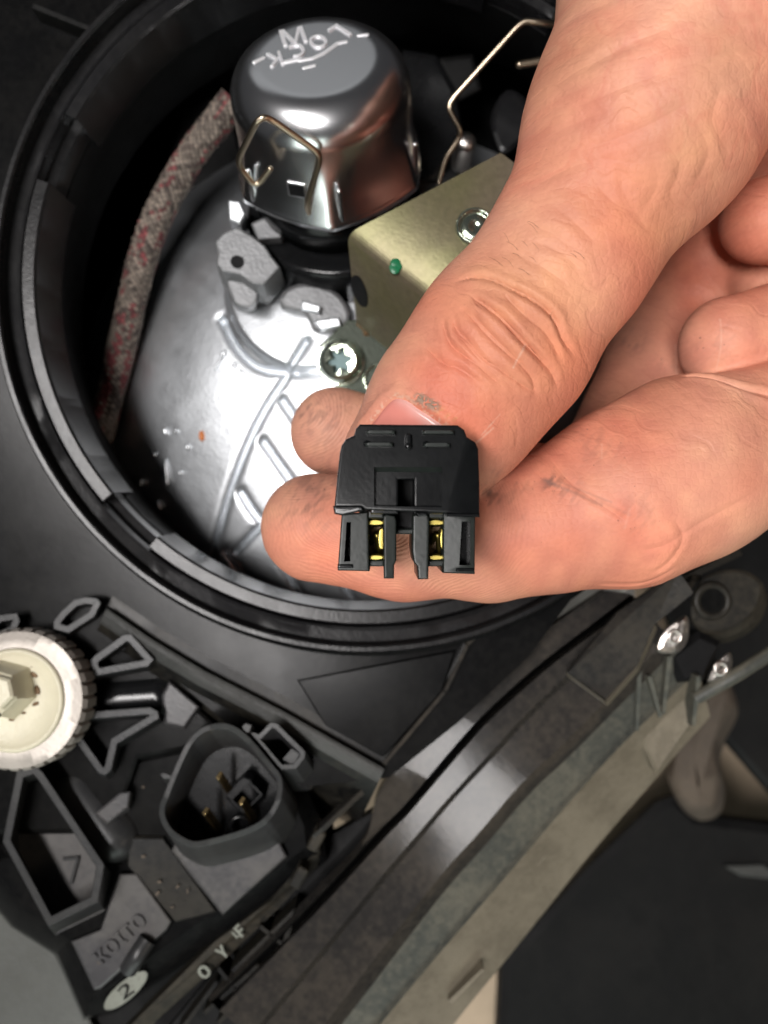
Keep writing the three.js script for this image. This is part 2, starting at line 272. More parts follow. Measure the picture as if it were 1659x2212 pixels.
// ---------------------------------------------------------------- the housing of the headlight
const C = P(790, 600, 0), R0 = mm(812, 0);
const housing = thing('headlight_housing', 'black plastic headlight housing with large round opening', 'headlight');
{
  const s = new THREE.Shape(); const B = [[-1300, -500], [2000, -500], [2000, 900], [1320, 1180], [1140, 1420], [990, 1560], [840, 1680], [650, 1700], [300, 1400], [100, 1420], [-1300, 1420]];
  B.forEach(([u, v], i) => { const p = P(u, v, -0.009); i ? s.lineTo(p.x, -p.z) : s.moveTo(p.x, -p.z); });
  const h = new THREE.Path(); h.absarc(C.x, -C.z, R0 - 0.0015, 0, Math.PI * 2, true); s.holes.push(h);
  const g = new THREE.ExtrudeGeometry(s, { depth: 0.002, bevelEnabled: false, curveSegments: 120 }).rotateX(-Math.PI / 2).translate(0, -0.011, 0);
  obj('back_panel', g, M.black, housing);
  // rim: outer lip, groove, step
  const k = R0;
  obj('opening_rim', arcSolid(C, [[k, -0.010], [k, -0.0006], [k - 0.0004, 0], [k - 0.0011, 0], [k - 0.0014, -0.0004], [k - 0.0016, -0.0032], [k - 0.0034, -0.0036], [k - 0.0036, -0.0026], [k - 0.0042, -0.0024], [k - 0.0045, -0.0030], [k - 0.0047, -0.0055], [k - 0.0062, -0.0060], [k - 0.0062, -0.012], [k - 0.003, -0.012]], 0, Math.PI * 2, 200), M.rim, housing);
  obj('rim_skirt', arcSolid(C, [[k + 0.0001, -0.0055], [k + 0.0008, -0.0050], [k + 0.0013, -0.0054], [k + 0.0018, -0.0088], [k + 0.0032, -0.0102], [k - 0.0002, -0.0102]], 0, Math.PI * 2, 200), M.black, housing);
  // collar in segments
  const D = Math.PI / 180;
  for (const [a, b] of [[70, 129], [140, 197], [209, 292], [305, 420]])
    obj('collar_segment', arcSolid(C, [[k - 0.0050, -0.0095], [k - 0.0048, -0.0016], [k - 0.0051, -0.0012], [k - 0.0070, -0.0012], [k - 0.0074, -0.0017], [k - 0.0078, -0.012]], a * D, b * D, 60), M.rim, housing);
  // inside of the housing
  obj('inner_wall', arcSolid(C, [[k - 0.0060, -0.011], [k - 0.0064, -0.011], [k - 0.005, -0.03], [k + 0.012, -0.062], [k + 0.012, -0.075], [k + 0.0135, -0.075], [k + 0.0135, -0.06], [k - 0.003, -0.03]], 0, Math.PI * 2, 120), M.inner, housing);
  obj('inner_floor', new THREE.CylinderGeometry(k + 0.014, k + 0.014, 0.003, 96).translate(C.x, -0.0765, C.z), M.inner, housing);
  // stiffening rib at the upper left, moulded marks
  obj('stiffening_rib', slab([[70, 6, -0.0045], [212, 64, -0.0045], [208, 73, -0.0045], [66, 16, -0.0045]], 0.005, 0.0003), M.dusty, housing);
  obj('stiffening_rib', slab([[-30, 640, -0.0058], [-12, 640, -0.0058], [-12, 700, -0.0058], [-30, 700, -0.0058]], 0.004, 0.0003), M.dusty, housing);
  // ridge that runs from the rim down to the rail, with the hollow before it
  const rid = (du, dv, y) => [[228, 1322], [324, 1388], [440, 1457], [602, 1540], [768, 1634], [828, 1668]].map(([u, v]) => P(u + du, v + dv, y));
  const rows = [rid(20, -46, -0.0092), rid(6, -14, -0.0086), rid(0, -3, -0.0064), rid(-4, 7, -0.0062), rid(-12, 26, -0.0074), rid(-40, 84, -0.0150), rid(-60, 120, -0.030)], t = [];
  for (let r = 0; r + 1 < rows.length; r++) for (let i = 0; i + 1 < rows[r].length; i++) quad(t, rows[r][i], rows[r + 1][i], rows[r + 1][i + 1], rows[r][i + 1]);
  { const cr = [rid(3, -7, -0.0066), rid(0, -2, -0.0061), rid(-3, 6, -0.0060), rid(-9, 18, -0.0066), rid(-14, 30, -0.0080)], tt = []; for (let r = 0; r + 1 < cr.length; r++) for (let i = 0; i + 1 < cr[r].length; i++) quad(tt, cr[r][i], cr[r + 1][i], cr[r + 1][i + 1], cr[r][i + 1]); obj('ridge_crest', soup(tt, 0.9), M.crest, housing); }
  const rb = rows.map((w) => w.map((p) => V(p.x, p.y - 0.0025, p.z)));
  for (let r = 0; r + 1 < rows.length; r++) for (let i = 0; i + 1 < rows[r].length; i++) quad(t, rb[r][i], rb[r][i + 1], rb[r + 1][i + 1], rb[r + 1][i]);
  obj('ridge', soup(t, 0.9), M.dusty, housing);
  // raised field with a lip, right of the ridge
  obj('raised_field', slab([[640, 1470, -0.0085], [985, 1405, -0.0080], [960, 1490, -0.0080], [828, 1640, -0.0085], [700, 1570, -0.0086]], 0.004, 0.0006), M.black, housing);
  obj('field_lip', [[[962, 1493], [1010, 1392]], [[962, 1493], [828, 1652]], [[1010, 1392], [1120, 1290]], [[1120, 1290], [1245, 1262]]].map(([a, b]) => { const d = [b[1] - a[1], a[0] - b[0]], l = Math.hypot(...d), w = 4; return slab([[a[0] + d[0] / l * w, a[1] + d[1] / l * w, -0.0072], [b[0] + d[0] / l * w, b[1] + d[1] / l * w, -0.0072], [b[0] - d[0] / l * w, b[1] - d[1] / l * w, -0.0072], [a[0] - d[0] / l * w, a[1] - d[1] / l * w, -0.0072]], 0.004, 0.0003); }), M.rail, housing);
  // plate of the inside wall behind the cable
  obj('inner_plate', slab([[330, 430, -0.045], [400, 240, -0.040], [480, 190, -0.038], [520, 330, -0.045], [420, 520, -0.05]], 0.002, 0.0005), M.blackDull, housing);
}

// ---------------------------------------------------------------- rail along the lens edge (bands follow the lines of the photograph)
const rail = thing('headlight_flange', 'dirty black flange rail with tan outer edge beside the opening', 'headlight flange');
{
  // longitudinal lines: pixel polyline (lower left ... upper right) and height
  const L = {
    a: [[[-212, 1880], [285, 1388], [520, 1130], [585, 902], [720, 740], [855, 575], [930, 488], [1060, 368], [1210, 262], [1400, 130], [1640, -30]], -0.0142],
    b: [[[-200, 1890], [300, 1400], [600, 1075], [695, 980], [830, 822], [965, 663], [1060, 560], [1200, 428], [1350, 300], [1600, 110], [1760, -10]], -0.0129],
    c: [[[-180, 1910], [316, 1412], [614, 1088], [710, 992], [845, 834], [980, 674], [1074, 571], [1214, 440], [1364, 310], [1614, 122], [1776, 2]], -0.0180],
    d: [[[-160, 1932], [334, 1428], [632, 1104], [728, 1006], [862, 848], [998, 690], [1092, 585], [1232, 456], [1382, 326], [1632, 138], [1794, 18]], -0.0132],
    e: [[[-20, 2050], [315, 1650], [600, 1300], [760, 1112], [900, 948], [1050, 786], [1140, 690], [1240, 578], [1460, 368], [1660, 190], [1820, 60]], -0.0125],
    f: [[[0, 2064], [334, 1664], [620, 1314], [780, 1126], [920, 962], [1070, 800], [1160, 704], [1260, 592], [1480, 384], [1680, 206], [1840, 78]], -0.0146],
    g: [[[180, 2200], [480, 1800], [760, 1440], [900, 1268], [1060, 1090], [1200, 925], [1290, 830], [1400, 730], [1659, 470], [1800, 330], [1940, 190]], -0.0128],
    h: [[[220, 2240], [530, 1840], [806, 1480], [946, 1308], [1106, 1130], [1246, 965], [1336, 870], [1446, 770], [1705, 510], [1846, 370], [1986, 230]], -0.0170],
    i: [[[360, 2240], [600, 1950], [850, 1650], [980, 1500], [1110, 1350], [1230, 1210], [1330, 1092], [1440, 965], [1640, 740], [1840, 540], [2060, 330]], -0.0196],
    j: [[[376, 2254], [616, 1964], [866, 1664], [996, 1514], [1126, 1364], [1246, 1224], [1346, 1106], [1456, 979], [1656, 754], [1856, 554], [2076, 344]], -0.0188],
    k: [[[760, 2240], [960, 1960], [1180, 1690], [1300, 1540], [1420, 1390], [1540, 1238], [1659, 1096], [1760, 980], [1900, 820], [2010, 690], [2130, 560]], -0.0300],
  };
  const line = ([pts, y], n = 80) => { const c = new THREE.CatmullRomCurve3(ZQ(pts).map(([u, v]) => P(u, v, y)), false, 'centripetal'); return c.getPoints(n); };
  const band = (name, keys, m, thick = 0.003, crease = 0.35) => {
    const rows = keys.map((k) => line(L[k])), low = [...rows].reverse().map((r) => r.map((p) => V(p.x, p.y - thick, p.z))), all = [...rows, ...low], t = [];
    for (let r = 0; r < all.length; r++) { const A = all[r], B = all[(r + 1) % all.length]; for (let i = 0; i + 1 < A.length; i++) quad(t, A[i], A[i + 1], B[i + 1], B[i]); }
    for (const e of [0, 80]) for (let r = 1; r + 1 < all.length; r++) t.push([all[0][e], all[r][e], all[r + 1][e]]);
    obj(name, fixWinding(soup(t, crease), t, crease), m, rail);
  };
  band('inner_rail', ['a', 'b'], M.rail);
  band('groove', ['b', 'c', 'd'], M.blackDull);
  band('middle_rail', ['d', 'e', 'f'], M.rail);
  band('flat_rail', ['f', 'g'], M.rail);
  band('step', ['g', 'h'], M.rail);
  band('sloping_band', ['h', 'i', 'j'], M.railGrey);
  band('outer_edge', ['j', 'k'], M.tan, 0.004);
  // scratches moulded in the outer edge
  for (const [a, b, w] of [[[420, 1560], [640, 1290], 5], [[640, 1290], [860, 1066], 4], [[520, 1590], [640, 1470], 5]]) {
    const [p, q] = ZR([a, b]), y = -0.0232, dx = q[1] - p[1], dy = p[0] - q[0], l = Math.hypot(dx, dy);
    obj('edge_rib', slab([[p[0] + dx / l * w, p[1] + dy / l * w, y], [q[0] + dx / l * w * 0.5, q[1] + dy / l * w * 0.5, y + 0.001], [q[0] - dx / l * w * 0.5, q[1] - dy / l * w * 0.5, y + 0.001], [p[0] - dx / l * w, p[1] - dy / l * w, y]], 0.004, 0.0002), M.tan, rail);
  }
  // lip at the far end of the rail and its webs
  obj('end_block', slab(ZR([[1190, 625], [1262, 480], [1370, 490], [1393, 600], [1262, 772]]).map(([u, v]) => [u, v, -0.0215]), 0.008, 0.001), M.tan, rail);
  for (const [a, b] of [[[1200, 400], [1190, 620]], [[1235, 420], [1275, 570]], [[1308, 350], [1285, 560]], [[1412, 420], [1393, 600]]]) {
    const [p, q] = ZR([a, b]); obj('web', slab([[p[0] - 5, p[1], -0.014], [p[0] + 5, p[1], -0.014], [q[0] + 4, q[1], -0.019], [q[0] - 4, q[1], -0.019]], 0.008, 0.0003), M.railGrey, rail);
  }
  // thin bright lip along the inner side
  { const [p, q] = ZR([[30, 1005], [275, 775]]); obj('inner_lip', slab([[p[0] - 4, p[1] - 5, -0.0105], [q[0] - 4, q[1] - 5, -0.0105], [q[0] + 3, q[1] + 3, -0.0112], [p[0] + 3, p[1] + 3, -0.0112]], 0.004, 0.0002), M.rail, rail); }
  // truss of ribs under the letter strip
  for (const [a, b] of [[[470, 2212], [735, 1945]], [[600, 2075], [640, 1965]], [[500, 2100], [640, 1965]], [[440, 2190], [560, 2085]], [[540, 2180], [470, 2090]], [[610, 2040], [560, 2000]], [[380, 2240], [470, 2120]]]) {
    const dx = b[1] - a[1], dy = a[0] - b[0], l = Math.hypot(dx, dy), w = 4.5, y = -0.0155;
    obj('truss_rib', slab([[a[0] + dx / l * w, a[1] + dy / l * w, y], [b[0] + dx / l * w, b[1] + dy / l * w, y], [b[0] - dx / l * w, b[1] - dy / l * w, y], [a[0] - dx / l * w, a[1] - dy / l * w, y]], 0.006, 0.0003), M.dusty, rail);
  }
  obj('truss_floor', slab([[300, 2300, -0.024], [690, 1820, -0.024], [830, 1740, -0.022], [760, 1960, -0.024], [520, 2300, -0.024]], 0.003), M.inner, rail);
}

// strap bracket over the rail with its two bolts
{
  const b = thing('strap_bracket', 'black strap bracket with bright bent edge crossing the flange rail', 'bracket');
  const top = ZR([[940, 410], [1120, 195], [1340, 40], [1395, 120], [1255, 235], [1190, 390], [1080, 512]]);
  const hs = [-0.0085, -0.0075, -0.004, -0.004, -0.0075, -0.009, -0.010];
  obj('strap', slab(top.map(([u, v], i) => [u, v, hs[i]]), 0.0012, 0.0002), M.strap, b);
  const lip = [[940, 410], [1080, 512], [1190, 390], [1258, 238]]; const q = ZR(lip);
  const t = []; for (let i = 0; i < 3; i++) t.push(slab([[q[i][0], q[i][1], -0.0088], [q[i + 1][0], q[i + 1][1], -0.0084], [q[i + 1][0] + 3, q[i + 1][1] + 9, -0.0115], [q[i][0] + 3, q[i][1] + 9, -0.0115]], 0.001, 0.0001));
  obj('bent_edge', t, M.tan, b);
}
function bolt(label, pts, y, lab2) {
  const g = thing('bolt', label, 'bolt', 'bolts at the strap bracket');
  const c = ZR(pts); const loop = smoothLoop(c, 28);
  obj('head', prism(loop, y, y - 0.006, 0, 0, 14, 0.9), M.steel, g);
  const cu = loop.reduce((s, p) => s + p[0], 0) / loop.length, cv = loop.reduce((s, p) => s + p[1], 0) / loop.length;
  const p = P(cu, cv, y); obj('socket', new THREE.TorusGeometry(0.0011, 0.0004, 8, 18).rotateX(Math.PI / 2).translate(p.x, p.y + 0.0001, p.z), M.steel, g);
  return g;
}
bolt('shiny worn steel bolt head at the end of the strap bracket', [[1262, 330], [1275, 275], [1325, 225], [1368, 205], [1372, 290], [1335, 335]], -0.008);
bolt('small shiny bolt head beyond the tan end of the flange rail', [[1440, 440], [1470, 375], [1520, 335], [1530, 380], [1500, 425]], -0.012);
{
  const g = thing('hose_clip', 'dull black hose clip arm beyond the strap bracket', 'clip');
  obj('arm', tube([P(...ZR([[1400, 500]])[0], -0.016), P(...ZR([[1540, 420]])[0], -0.014), P(...ZR([[1680, 330]])[0], -0.014)], 0.0013, 30), M.railGrey, g);
  obj('block', slab(ZR([[1300, 350], [1420, 260], [1500, 300], [1440, 440], [1345, 450]]).map(([u, v]) => [u, v, -0.017]), 0.014, 0.0015), M.inner, g);
}
{ // pulley with toothed edge behind the finger
  const g = thing('pulley', 'dull grey plastic pulley boss with a dark round hub', 'pulley');
  const [c] = ZR([[1455, 150]]), y = -0.018, p = P(c[0], c[1], y);
  obj('boss', prism(smoothLoop(ZR([[1385, 220], [1390, 130], [1440, 60], [1560, 40], [1640, 90], [1610, 200], [1500, 265], [1420, 262]]), 40), y, y - 0.02, 10, 20, 8, 0.8), M.earthy, g);
  obj('hub', new THREE.TorusGeometry(mm(34, y), mm(9, y), 10, 32).rotateX(Math.PI / 2).translate(p.x, p.y + 0.0004, p.z), M.dusty, g);
  obj('hub_face', new THREE.CylinderGeometry(mm(28, y), mm(30, y), 0.001, 30).translate(p.x, p.y + 0.0004, p.z), M.black, g);
  for (const [a, b] of [[[1262, 78], [1300, 20]], [[1310, 108], [1342, 50]], [[1362, 130], [1385, 85]]]) {
    const [q, r] = ZR([a, b]); obj('tooth', tube([P(q[0], q[1], y + 0.002), P(r[0], r[1], y + 0.001), P(r[0] + 14, r[1] - 12, y - 0.004)], 0.0008, 16, 8), M.dusty, g);
  }
  const [s0, s1] = ZR([[1300, 95], [1560, -40]]); obj('strip', slab([[s0[0], s0[1], y - 0.002], [s1[0], s1[1], y - 0.002], [s1[0] + 6, s1[1] + 16, y - 0.002], [s0[0] + 4, s0[1] + 9, y - 0.002]], 0.002, 0.0003), M.dusty, g);
}

// ---------------------------------------------------------------- things below, out of focus
tag(obj('plastic_cover', prism(ZR([[690, 1440], [975, 1120], [1250, 860], [1330, 830], [1420, 905], [2200, 1000], [2200, 2300], [650, 2300]]), -0.150, -0.19, 0, 0, 30, 0.5), M.blackDull), 'large matt black plastic cover below the tan rail edge', 'cover');
tag(obj('bumper_stay', prism(smoothLoop(ZR([[1300, 780], [1330, 640], [1400, 500], [1500, 420], [1540, 520], [1470, 680], [1490, 800], [1465, 885], [1400, 905], [1335, 860]]), 48), -0.105, -0.15, 10, 20, 46, 0.9), M.clay), 'tan lumpy stay out of focus in the gap behind the flange rail', 'stay');
tag(obj('cover_strip', prism(ZR([[1500, 1100], [1640, 1095], [1720, 1150], [1640, 1145], [1560, 1135]]), -0.1485, -0.151, 0, 0, 5), M.crest), 'thin grey strip lying on the matt black cover', 'strip');
{
  const g = new THREE.PlaneGeometry(1.2, 1.2, 40, 40).rotateX(-Math.PI / 2); const p = g.attributes.position;
  for (let i = 0; i < p.count; i++) p.setY(i, -0.24 + 0.004 * fbm(p.getX(i) * 20, p.getZ(i) * 20)); g.computeVertexNormals();
  const o = obj('ground', g, M.groundTan); o.userData.kind = 'structure';
}
tag(obj('engine_bay_panel', prism([[1390, 1240], [1500, 1120], [2600, 500], [2600, 1760], [1700, 1760], [1560, 1600], [1500, 1480]], -0.14, -0.16, 0, 0, 20), M.blackDull), 'dark dusty panel in the gap under the hand', 'panel');
tag(obj('fender_panel', prism([[-700, 1560], [0, 1860], [40, 1900], [110, 2030], [200, 2210], [420, 2600], [-700, 2600]], -0.024, -0.0258, 0, 0, 8), M.grey), 'smooth grey panel beside the levelling unit', 'panel');

// ---------------------------------------------------------------- levelling unit with dial and socket
const unit = thing('levelling_unit', 'dusty black headlight levelling unit with open cells and moulded letters', 'actuator');
{
  const yT = -0.0045, yB = -0.022, su = 22, sv = 34;
  // cells
  const cells = [
    Z6([[250, 290], [285, 245], [345, 190], [400, 178], [455, 185], [472, 205], [440, 270], [320, 348], [250, 328]]),
    Z6([[-60, 300], [0, 262], [80, 252], [94, 290], [70, 342], [0, 372], [-60, 390]]),
    Z6([[418, 480], [440, 452], [575, 355], [612, 350], [718, 470], [692, 502], [440, 548]]),
    Z6([[330, 820], [400, 715], [700, 692], [738, 712], [742, 745], [548, 862], [520, 985], [490, 1012], [458, 1000]]),
    Z7([[78, 162], [165, 133], [202, 170], [488, 600], [458, 772], [225, 886], [12, 490], [22, 440]]),
  ];
  const wall = [15, 15, 16, 16, 17], ch = [0, 0, 0, 0, 0];
  cells.forEach((c, i) => obj('cell_wall', frame(c, wall[i], yT - (i === 4 ? 0.0005 : 0.001), yB, i === 4 ? su * 1.3 : su, i === 4 ? sv : sv * 0.8, 1.4, 0.35), M.cell, unit));
  obj('unit_base', slab([[-400, 1330, -0.0262], [260, 1400, -0.0262], [700, 1720, -0.0262], [760, 1960, -0.0262], [540, 2500, -0.0262], [230, 2500, -0.0262], [90, 2060, -0.0262], [-10, 1900, -0.0262], [-400, 1900, -0.0262]], 0.003), M.inner, unit);
  obj('cell_floor', slab(inset(cells[4], 4).map(([u, v]) => [u + 16, v + 22, -0.0125]), 0.002), M.plate, unit);
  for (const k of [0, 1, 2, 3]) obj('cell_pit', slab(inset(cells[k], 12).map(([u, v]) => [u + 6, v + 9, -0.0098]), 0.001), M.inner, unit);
  obj('moulded_digit', flatText('7', 158, 1878, -0.0124, 58, 6, 0.0005, fontThin, 0.9), M.cell, unit);
  // web between the cells: body of the gear case
  obj('gear_case', prism([[-200, 1330], [60, 1300], [200, 1340], [268, 1362], [330, 1440], [440, 1540], [463, 1562], [400, 1620], [300, 1640], [250, 1790], [150, 1800], [-200, 1800]], -0.0105, -0.03, 20, 25, 10), M.black, unit);
  // curved fillets between cells
  const fil = (name, a, b, r, y, m) => { const p = P(...a, y), q = P(...b, y); obj(name, new THREE.CapsuleGeometry(r, p.distanceTo(q), 8, 20).rotateX(Math.PI / 2).applyMatrix4(new THREE.Matrix4().lookAt(p, q, V(0, 1, 0))).translate((p.x + q.x) / 2, y, (p.z + q.z) / 2), m, unit); };
  fil('fillet', [245, 1508], [345, 1500], 0.0040, -0.0125, M.gloss);
  fil('fillet', [170, 1700], [250, 1800], 0.0052, -0.0145, M.cell);
  obj('corner_block', prism(Z6([[790, 570], [930, 690], [860, 790], [770, 770], [755, 640]]), -0.0085, -0.02, 14, 20, 5), M.plate, unit);
  obj('corner_block', prism(Z6([[560, 1090], [610, 1085], [600, 1160], [500, 1240], [440, 1190]]), -0.0095, -0.02, 14, 20, 5), M.plate, unit);
  // lower body with bevelled sides
  const body = Z7([[-60, 600], [40, 560], [300, 300], [620, 120], [900, 60], [1300, 120], [1430, 420], [1440, 520], [1010, 850], [960, 860], [500, 1185], [440, 1200], [330, 940], [110, 800]]);
  const grow = (p, d, du, dv) => inset(p, -d).map(([u, v]) => [u + du, v + dv]);
  obj('lower_body', loft([ring(inset(body, 5), -0.0128), ring(body, -0.0132), ring(grow(body, 36, 0, 8), -0.0175), ring(grow(body, 44, 0, 12), -0.030)], true, 0.35), M.black, unit);
  // plates on top
  const plate = Z7([[335, 955], [470, 900], [560, 640], [640, 640], [800, 860], [780, 900], [470, 1175], [440, 1180]]);
  obj('name_plate', prism(plate, -0.0112, -0.014, 0, 2, 5), M.plate, unit);
  obj('side_plate', prism(Z7([[830, 470], [1300, 480], [1340, 560], [1040, 832], [900, 660], [800, 530]]), -0.0112, -0.014, 0, 2, 6), M.plate, unit);
  obj('slanted_face', slab(Z7([[600, 470], [760, 470], [1010, 820], [820, 870], [590, 600]]).map(([u, v], i) => [u, v, [-0.0114, -0.0118, -0.0122, -0.0122, -0.0114][i]]), 0.002, 0.0004), M.dusty, unit);
  obj('moulded_name', flatText('KOITO', Z7([[562, 940]])[0][0], Z7([[562, 940]])[0][1], -0.0112, 30, 43, 0.0004, font, 1.1), M.plate, unit);
  obj('snap_peg', tube([P(...Z7([[600, 1085]])[0], -0.0105), P(...Z7([[640, 1020]])[0], -0.0098), P(...Z7([[690, 945]])[0], -0.0108)], 0.0017, 24, 14), M.cell, unit);
  // oval inspection spot with the digit
  const ov = []; const [oc] = Z7([[587, 1185]]); for (let i = 0; i < 40; i++) { const a = i / 40 * Math.PI * 2, x = 60 * Math.cos(a), y = 20 * Math.sin(a), r = -41 * Math.PI / 180; ov.push([oc[0] + x * Math.cos(r) - y * Math.sin(r), oc[1] + x * Math.sin(r) + y * Math.cos(r)]); }
  obj('oval_mark', prism(ov, -0.0131, -0.0165, 0, 0, 1.5), M.chalk, unit);
  obj('oval_digit', flatText('2', oc[0], oc[1], -0.0131, 27, 38, 0.0003, fontThin, 1.6), M.dusty, unit);
  // strip with paint-marked letters
  const strip = Z7([[560, 1400], [640, 1330], [920, 1060], [1220, 820], [1250, 770], [1390, 680], [1420, 640], [1470, 560], [1480, 600], [1465, 640], [1410, 690], [1400, 660], [1260, 830], [1250, 800], [1230, 860], [1140, 930], [920, 1165], [900, 1150], [760, 1290], [650, 1440]]);
  obj('letter_strip', loft([Z7([[540, 1420], [640, 1318], [1000, 960], [1260, 770], [1440, 560], [1490, 520]]), Z7([[640, 1440], [735, 1320], [1080, 1010], [1300, 800], [1478, 610], [1500, 560]])].map((l, k) => l.map(([u, v]) => P(u, v, k ? -0.0168 : -0.0150))).reduce((acc, l, k, all) => k ? [[...all[0], ...[...l].reverse()], [...all[0], ...[...l].reverse()].map((p) => V(p.x, p.y - 0.004, p.z))] : acc, null), true, 0.4), M.earthy, unit);
  const letters = [['O', [955, 1092], 34], ['Y', [1040, 1000], 34], ['F', [1122, 900], 34], ['L', [1102, 915], 22]];
  for (const [s, p, px] of letters) { const [q] = Z7([p]); obj('moulded_letter', flatText(s, q[0], q[1], -0.0152, px * 0.8, 43, 0.0004), M.chalk, unit); }
  for (const p of [[1480, 470], [1400, 640]]) { const [q] = Z7([p]), c = P(q[0], q[1], -0.013); obj('catch', new RoundedBoxGeometry(0.0022, 0.004, 0.0042, 2, 0.0005).rotateY(-0.5).translate(c.x, c.y, c.z), M.earthy, unit); }
}
{ // crumbs of dry dirt caught on the unit
  const shapes = [0, 1, 2, 3].map((k) => { const g = new THREE.IcosahedronGeometry(0.00024, 1), p = g.attributes.position; for (let i = 0; i < p.count; i++) { const q = 0.6 + 0.8 * noise(p.getX(i) * 4000 + k * 9, p.getY(i) * 4000, p.getZ(i) * 4000 + 0.5); p.setXYZ(i, p.getX(i) * q * 1.5, p.getY(i) * q * 0.6, p.getZ(i) * q); } g.computeVertexNormals(); return g; });
  const spots = [[255, 1702, -0.0135], [268, 1696, -0.0135], [246, 1712, -0.0135], [405, 1925, -0.0110], [396, 1935, -0.0110], [384, 1915, -0.0112], [330, 1880, -0.0112], [345, 1905, -0.0112], [365, 1940, -0.0112], [310, 1850, -0.0112], [352, 1870, -0.0112], [372, 1960, -0.0114], [300, 1830, -0.0112], [340, 1930, -0.0113], [390, 1900, -0.0112], [430, 1840, -0.0110], [500, 1880, -0.0110], [215, 2080, -0.0110], [180, 2090, -0.0110], [420, 1800, -0.0110], [300, 1765, -0.0125], [290, 1640, -0.0142], [350, 1640, -0.0142], [310, 1700, -0.0126], [280, 1800, -0.0125]];
  spots.filter((q, i) => i < 3 || i % 2).forEach(([u, v, y], i) => { const q = P(u, v, y + 0.0001); const o = obj('dirt_crumb', shapes[i % 4].clone().scale(0.5 + rnd(), 0.6, 0.5 + rnd() * (i < 3 ? 2 : 0.8)).rotateY(rnd() * 6), M.clay, unit); o.position.copy(q); });
}
// dial: serrated metal ring round a cream nylon disc with a slotted hub
const dial = thing('adjuster_dial', 'cream nylon adjuster dial with serrated metal ring and slotted hub', 'dial');
{
  const c = P(40, 1510, -0.002); dial.position.copy(c); dial.rotation.set(-0.10, 0, 0.06);
  const k = mm(152, -0.002), t = [], n = 264, A = [], B = [], prof = [[0.70, 0.0006], [0.725, 0.0014], [0.86, 0.0013], [0.955, 0.0008], [1, -0.0002], [1, -0.0040], [0.7, -0.0040]];
  const rows = [];
  for (let i = 0; i < n; i++) { const a = i / n * Math.PI * 2, tooth = ((i % 8) < 6 ? 1 : 0); rows.push(prof.map(([r, y], q) => { const rr = q >= 3 && q <= 5 ? q === 3 ? r : r * (tooth ? 1 : 0.958) : r; return V(k * rr * Math.cos(a), y, k * rr * Math.sin(a)); })); }
  for (let i = 0; i < n; i++) for (let q = 0; q < prof.length; q++) { const j = (i + 1) % n, m = (q + 1) % prof.length; quad(t, rows[i][q], rows[i][m], rows[j][m], rows[j][q]); }
  obj('toothed_ring', fixWinding(soup(t, 0.5), t, 0.5), M.ringMetal, dial);
  obj('disc', new THREE.LatheGeometry([[0, 0.0012], [0.35, 0.0010], [0.60, 0.0014], [0.66, 0.0020], [0.70, 0.0020], [0.728, 0.0015], [0.73, -0.002], [0, -0.002]].map(([r, y]) => new THREE.Vector2(k * r, y)), 90), M.nylon, dial);
  const hub = []; const hp = [];
  for (let i = 0; i < 6; i++) { const a = (i + 0.25) / 6 * Math.PI * 2; hp.push([Math.cos(a), Math.sin(a)]); }
  const hr = (r, y) => hp.map(([x, z]) => V(-0.0014 + x * k * r, y, -0.0018 + z * k * r));
  const hubM = obj('hub', loft([hr(0.26, 0.0062), hr(0.33, 0.0056), hr(0.40, 0.0028), hr(0.44, 0.0008)], true, 0.3), M.nylon, dial);
  obj('hub_slot', new RoundedBoxGeometry(0.0016, 0.0014, 0.0085, 2, 0.0004).rotateY(0.35).translate(-0.0022, 0.0060, -0.0014), M.earthy, hubM);
  obj('hub_shoulder', loft([hr(0.20, 0.0072), hr(0.235, 0.0068), hr(0.25, 0.0058)], true, 0.3).translate(0.0012, 0, -0.0002), M.nylon, hubM);
  for (let i = 0; i < 14; i++) { const a = rnd() * 6.28, r = k * (0.40 + 0.10 * rnd()); obj('dirt_patch', new THREE.SphereGeometry(0.0003 + 0.0004 * rnd(), 8, 5).scale(1.5, 0.35, 0.8).rotateY(rnd() * 3).translate(-0.0014 + r * Math.cos(a), 0.0011, -0.0018 + r * Math.sin(a)), M.brown, hubM); }
}
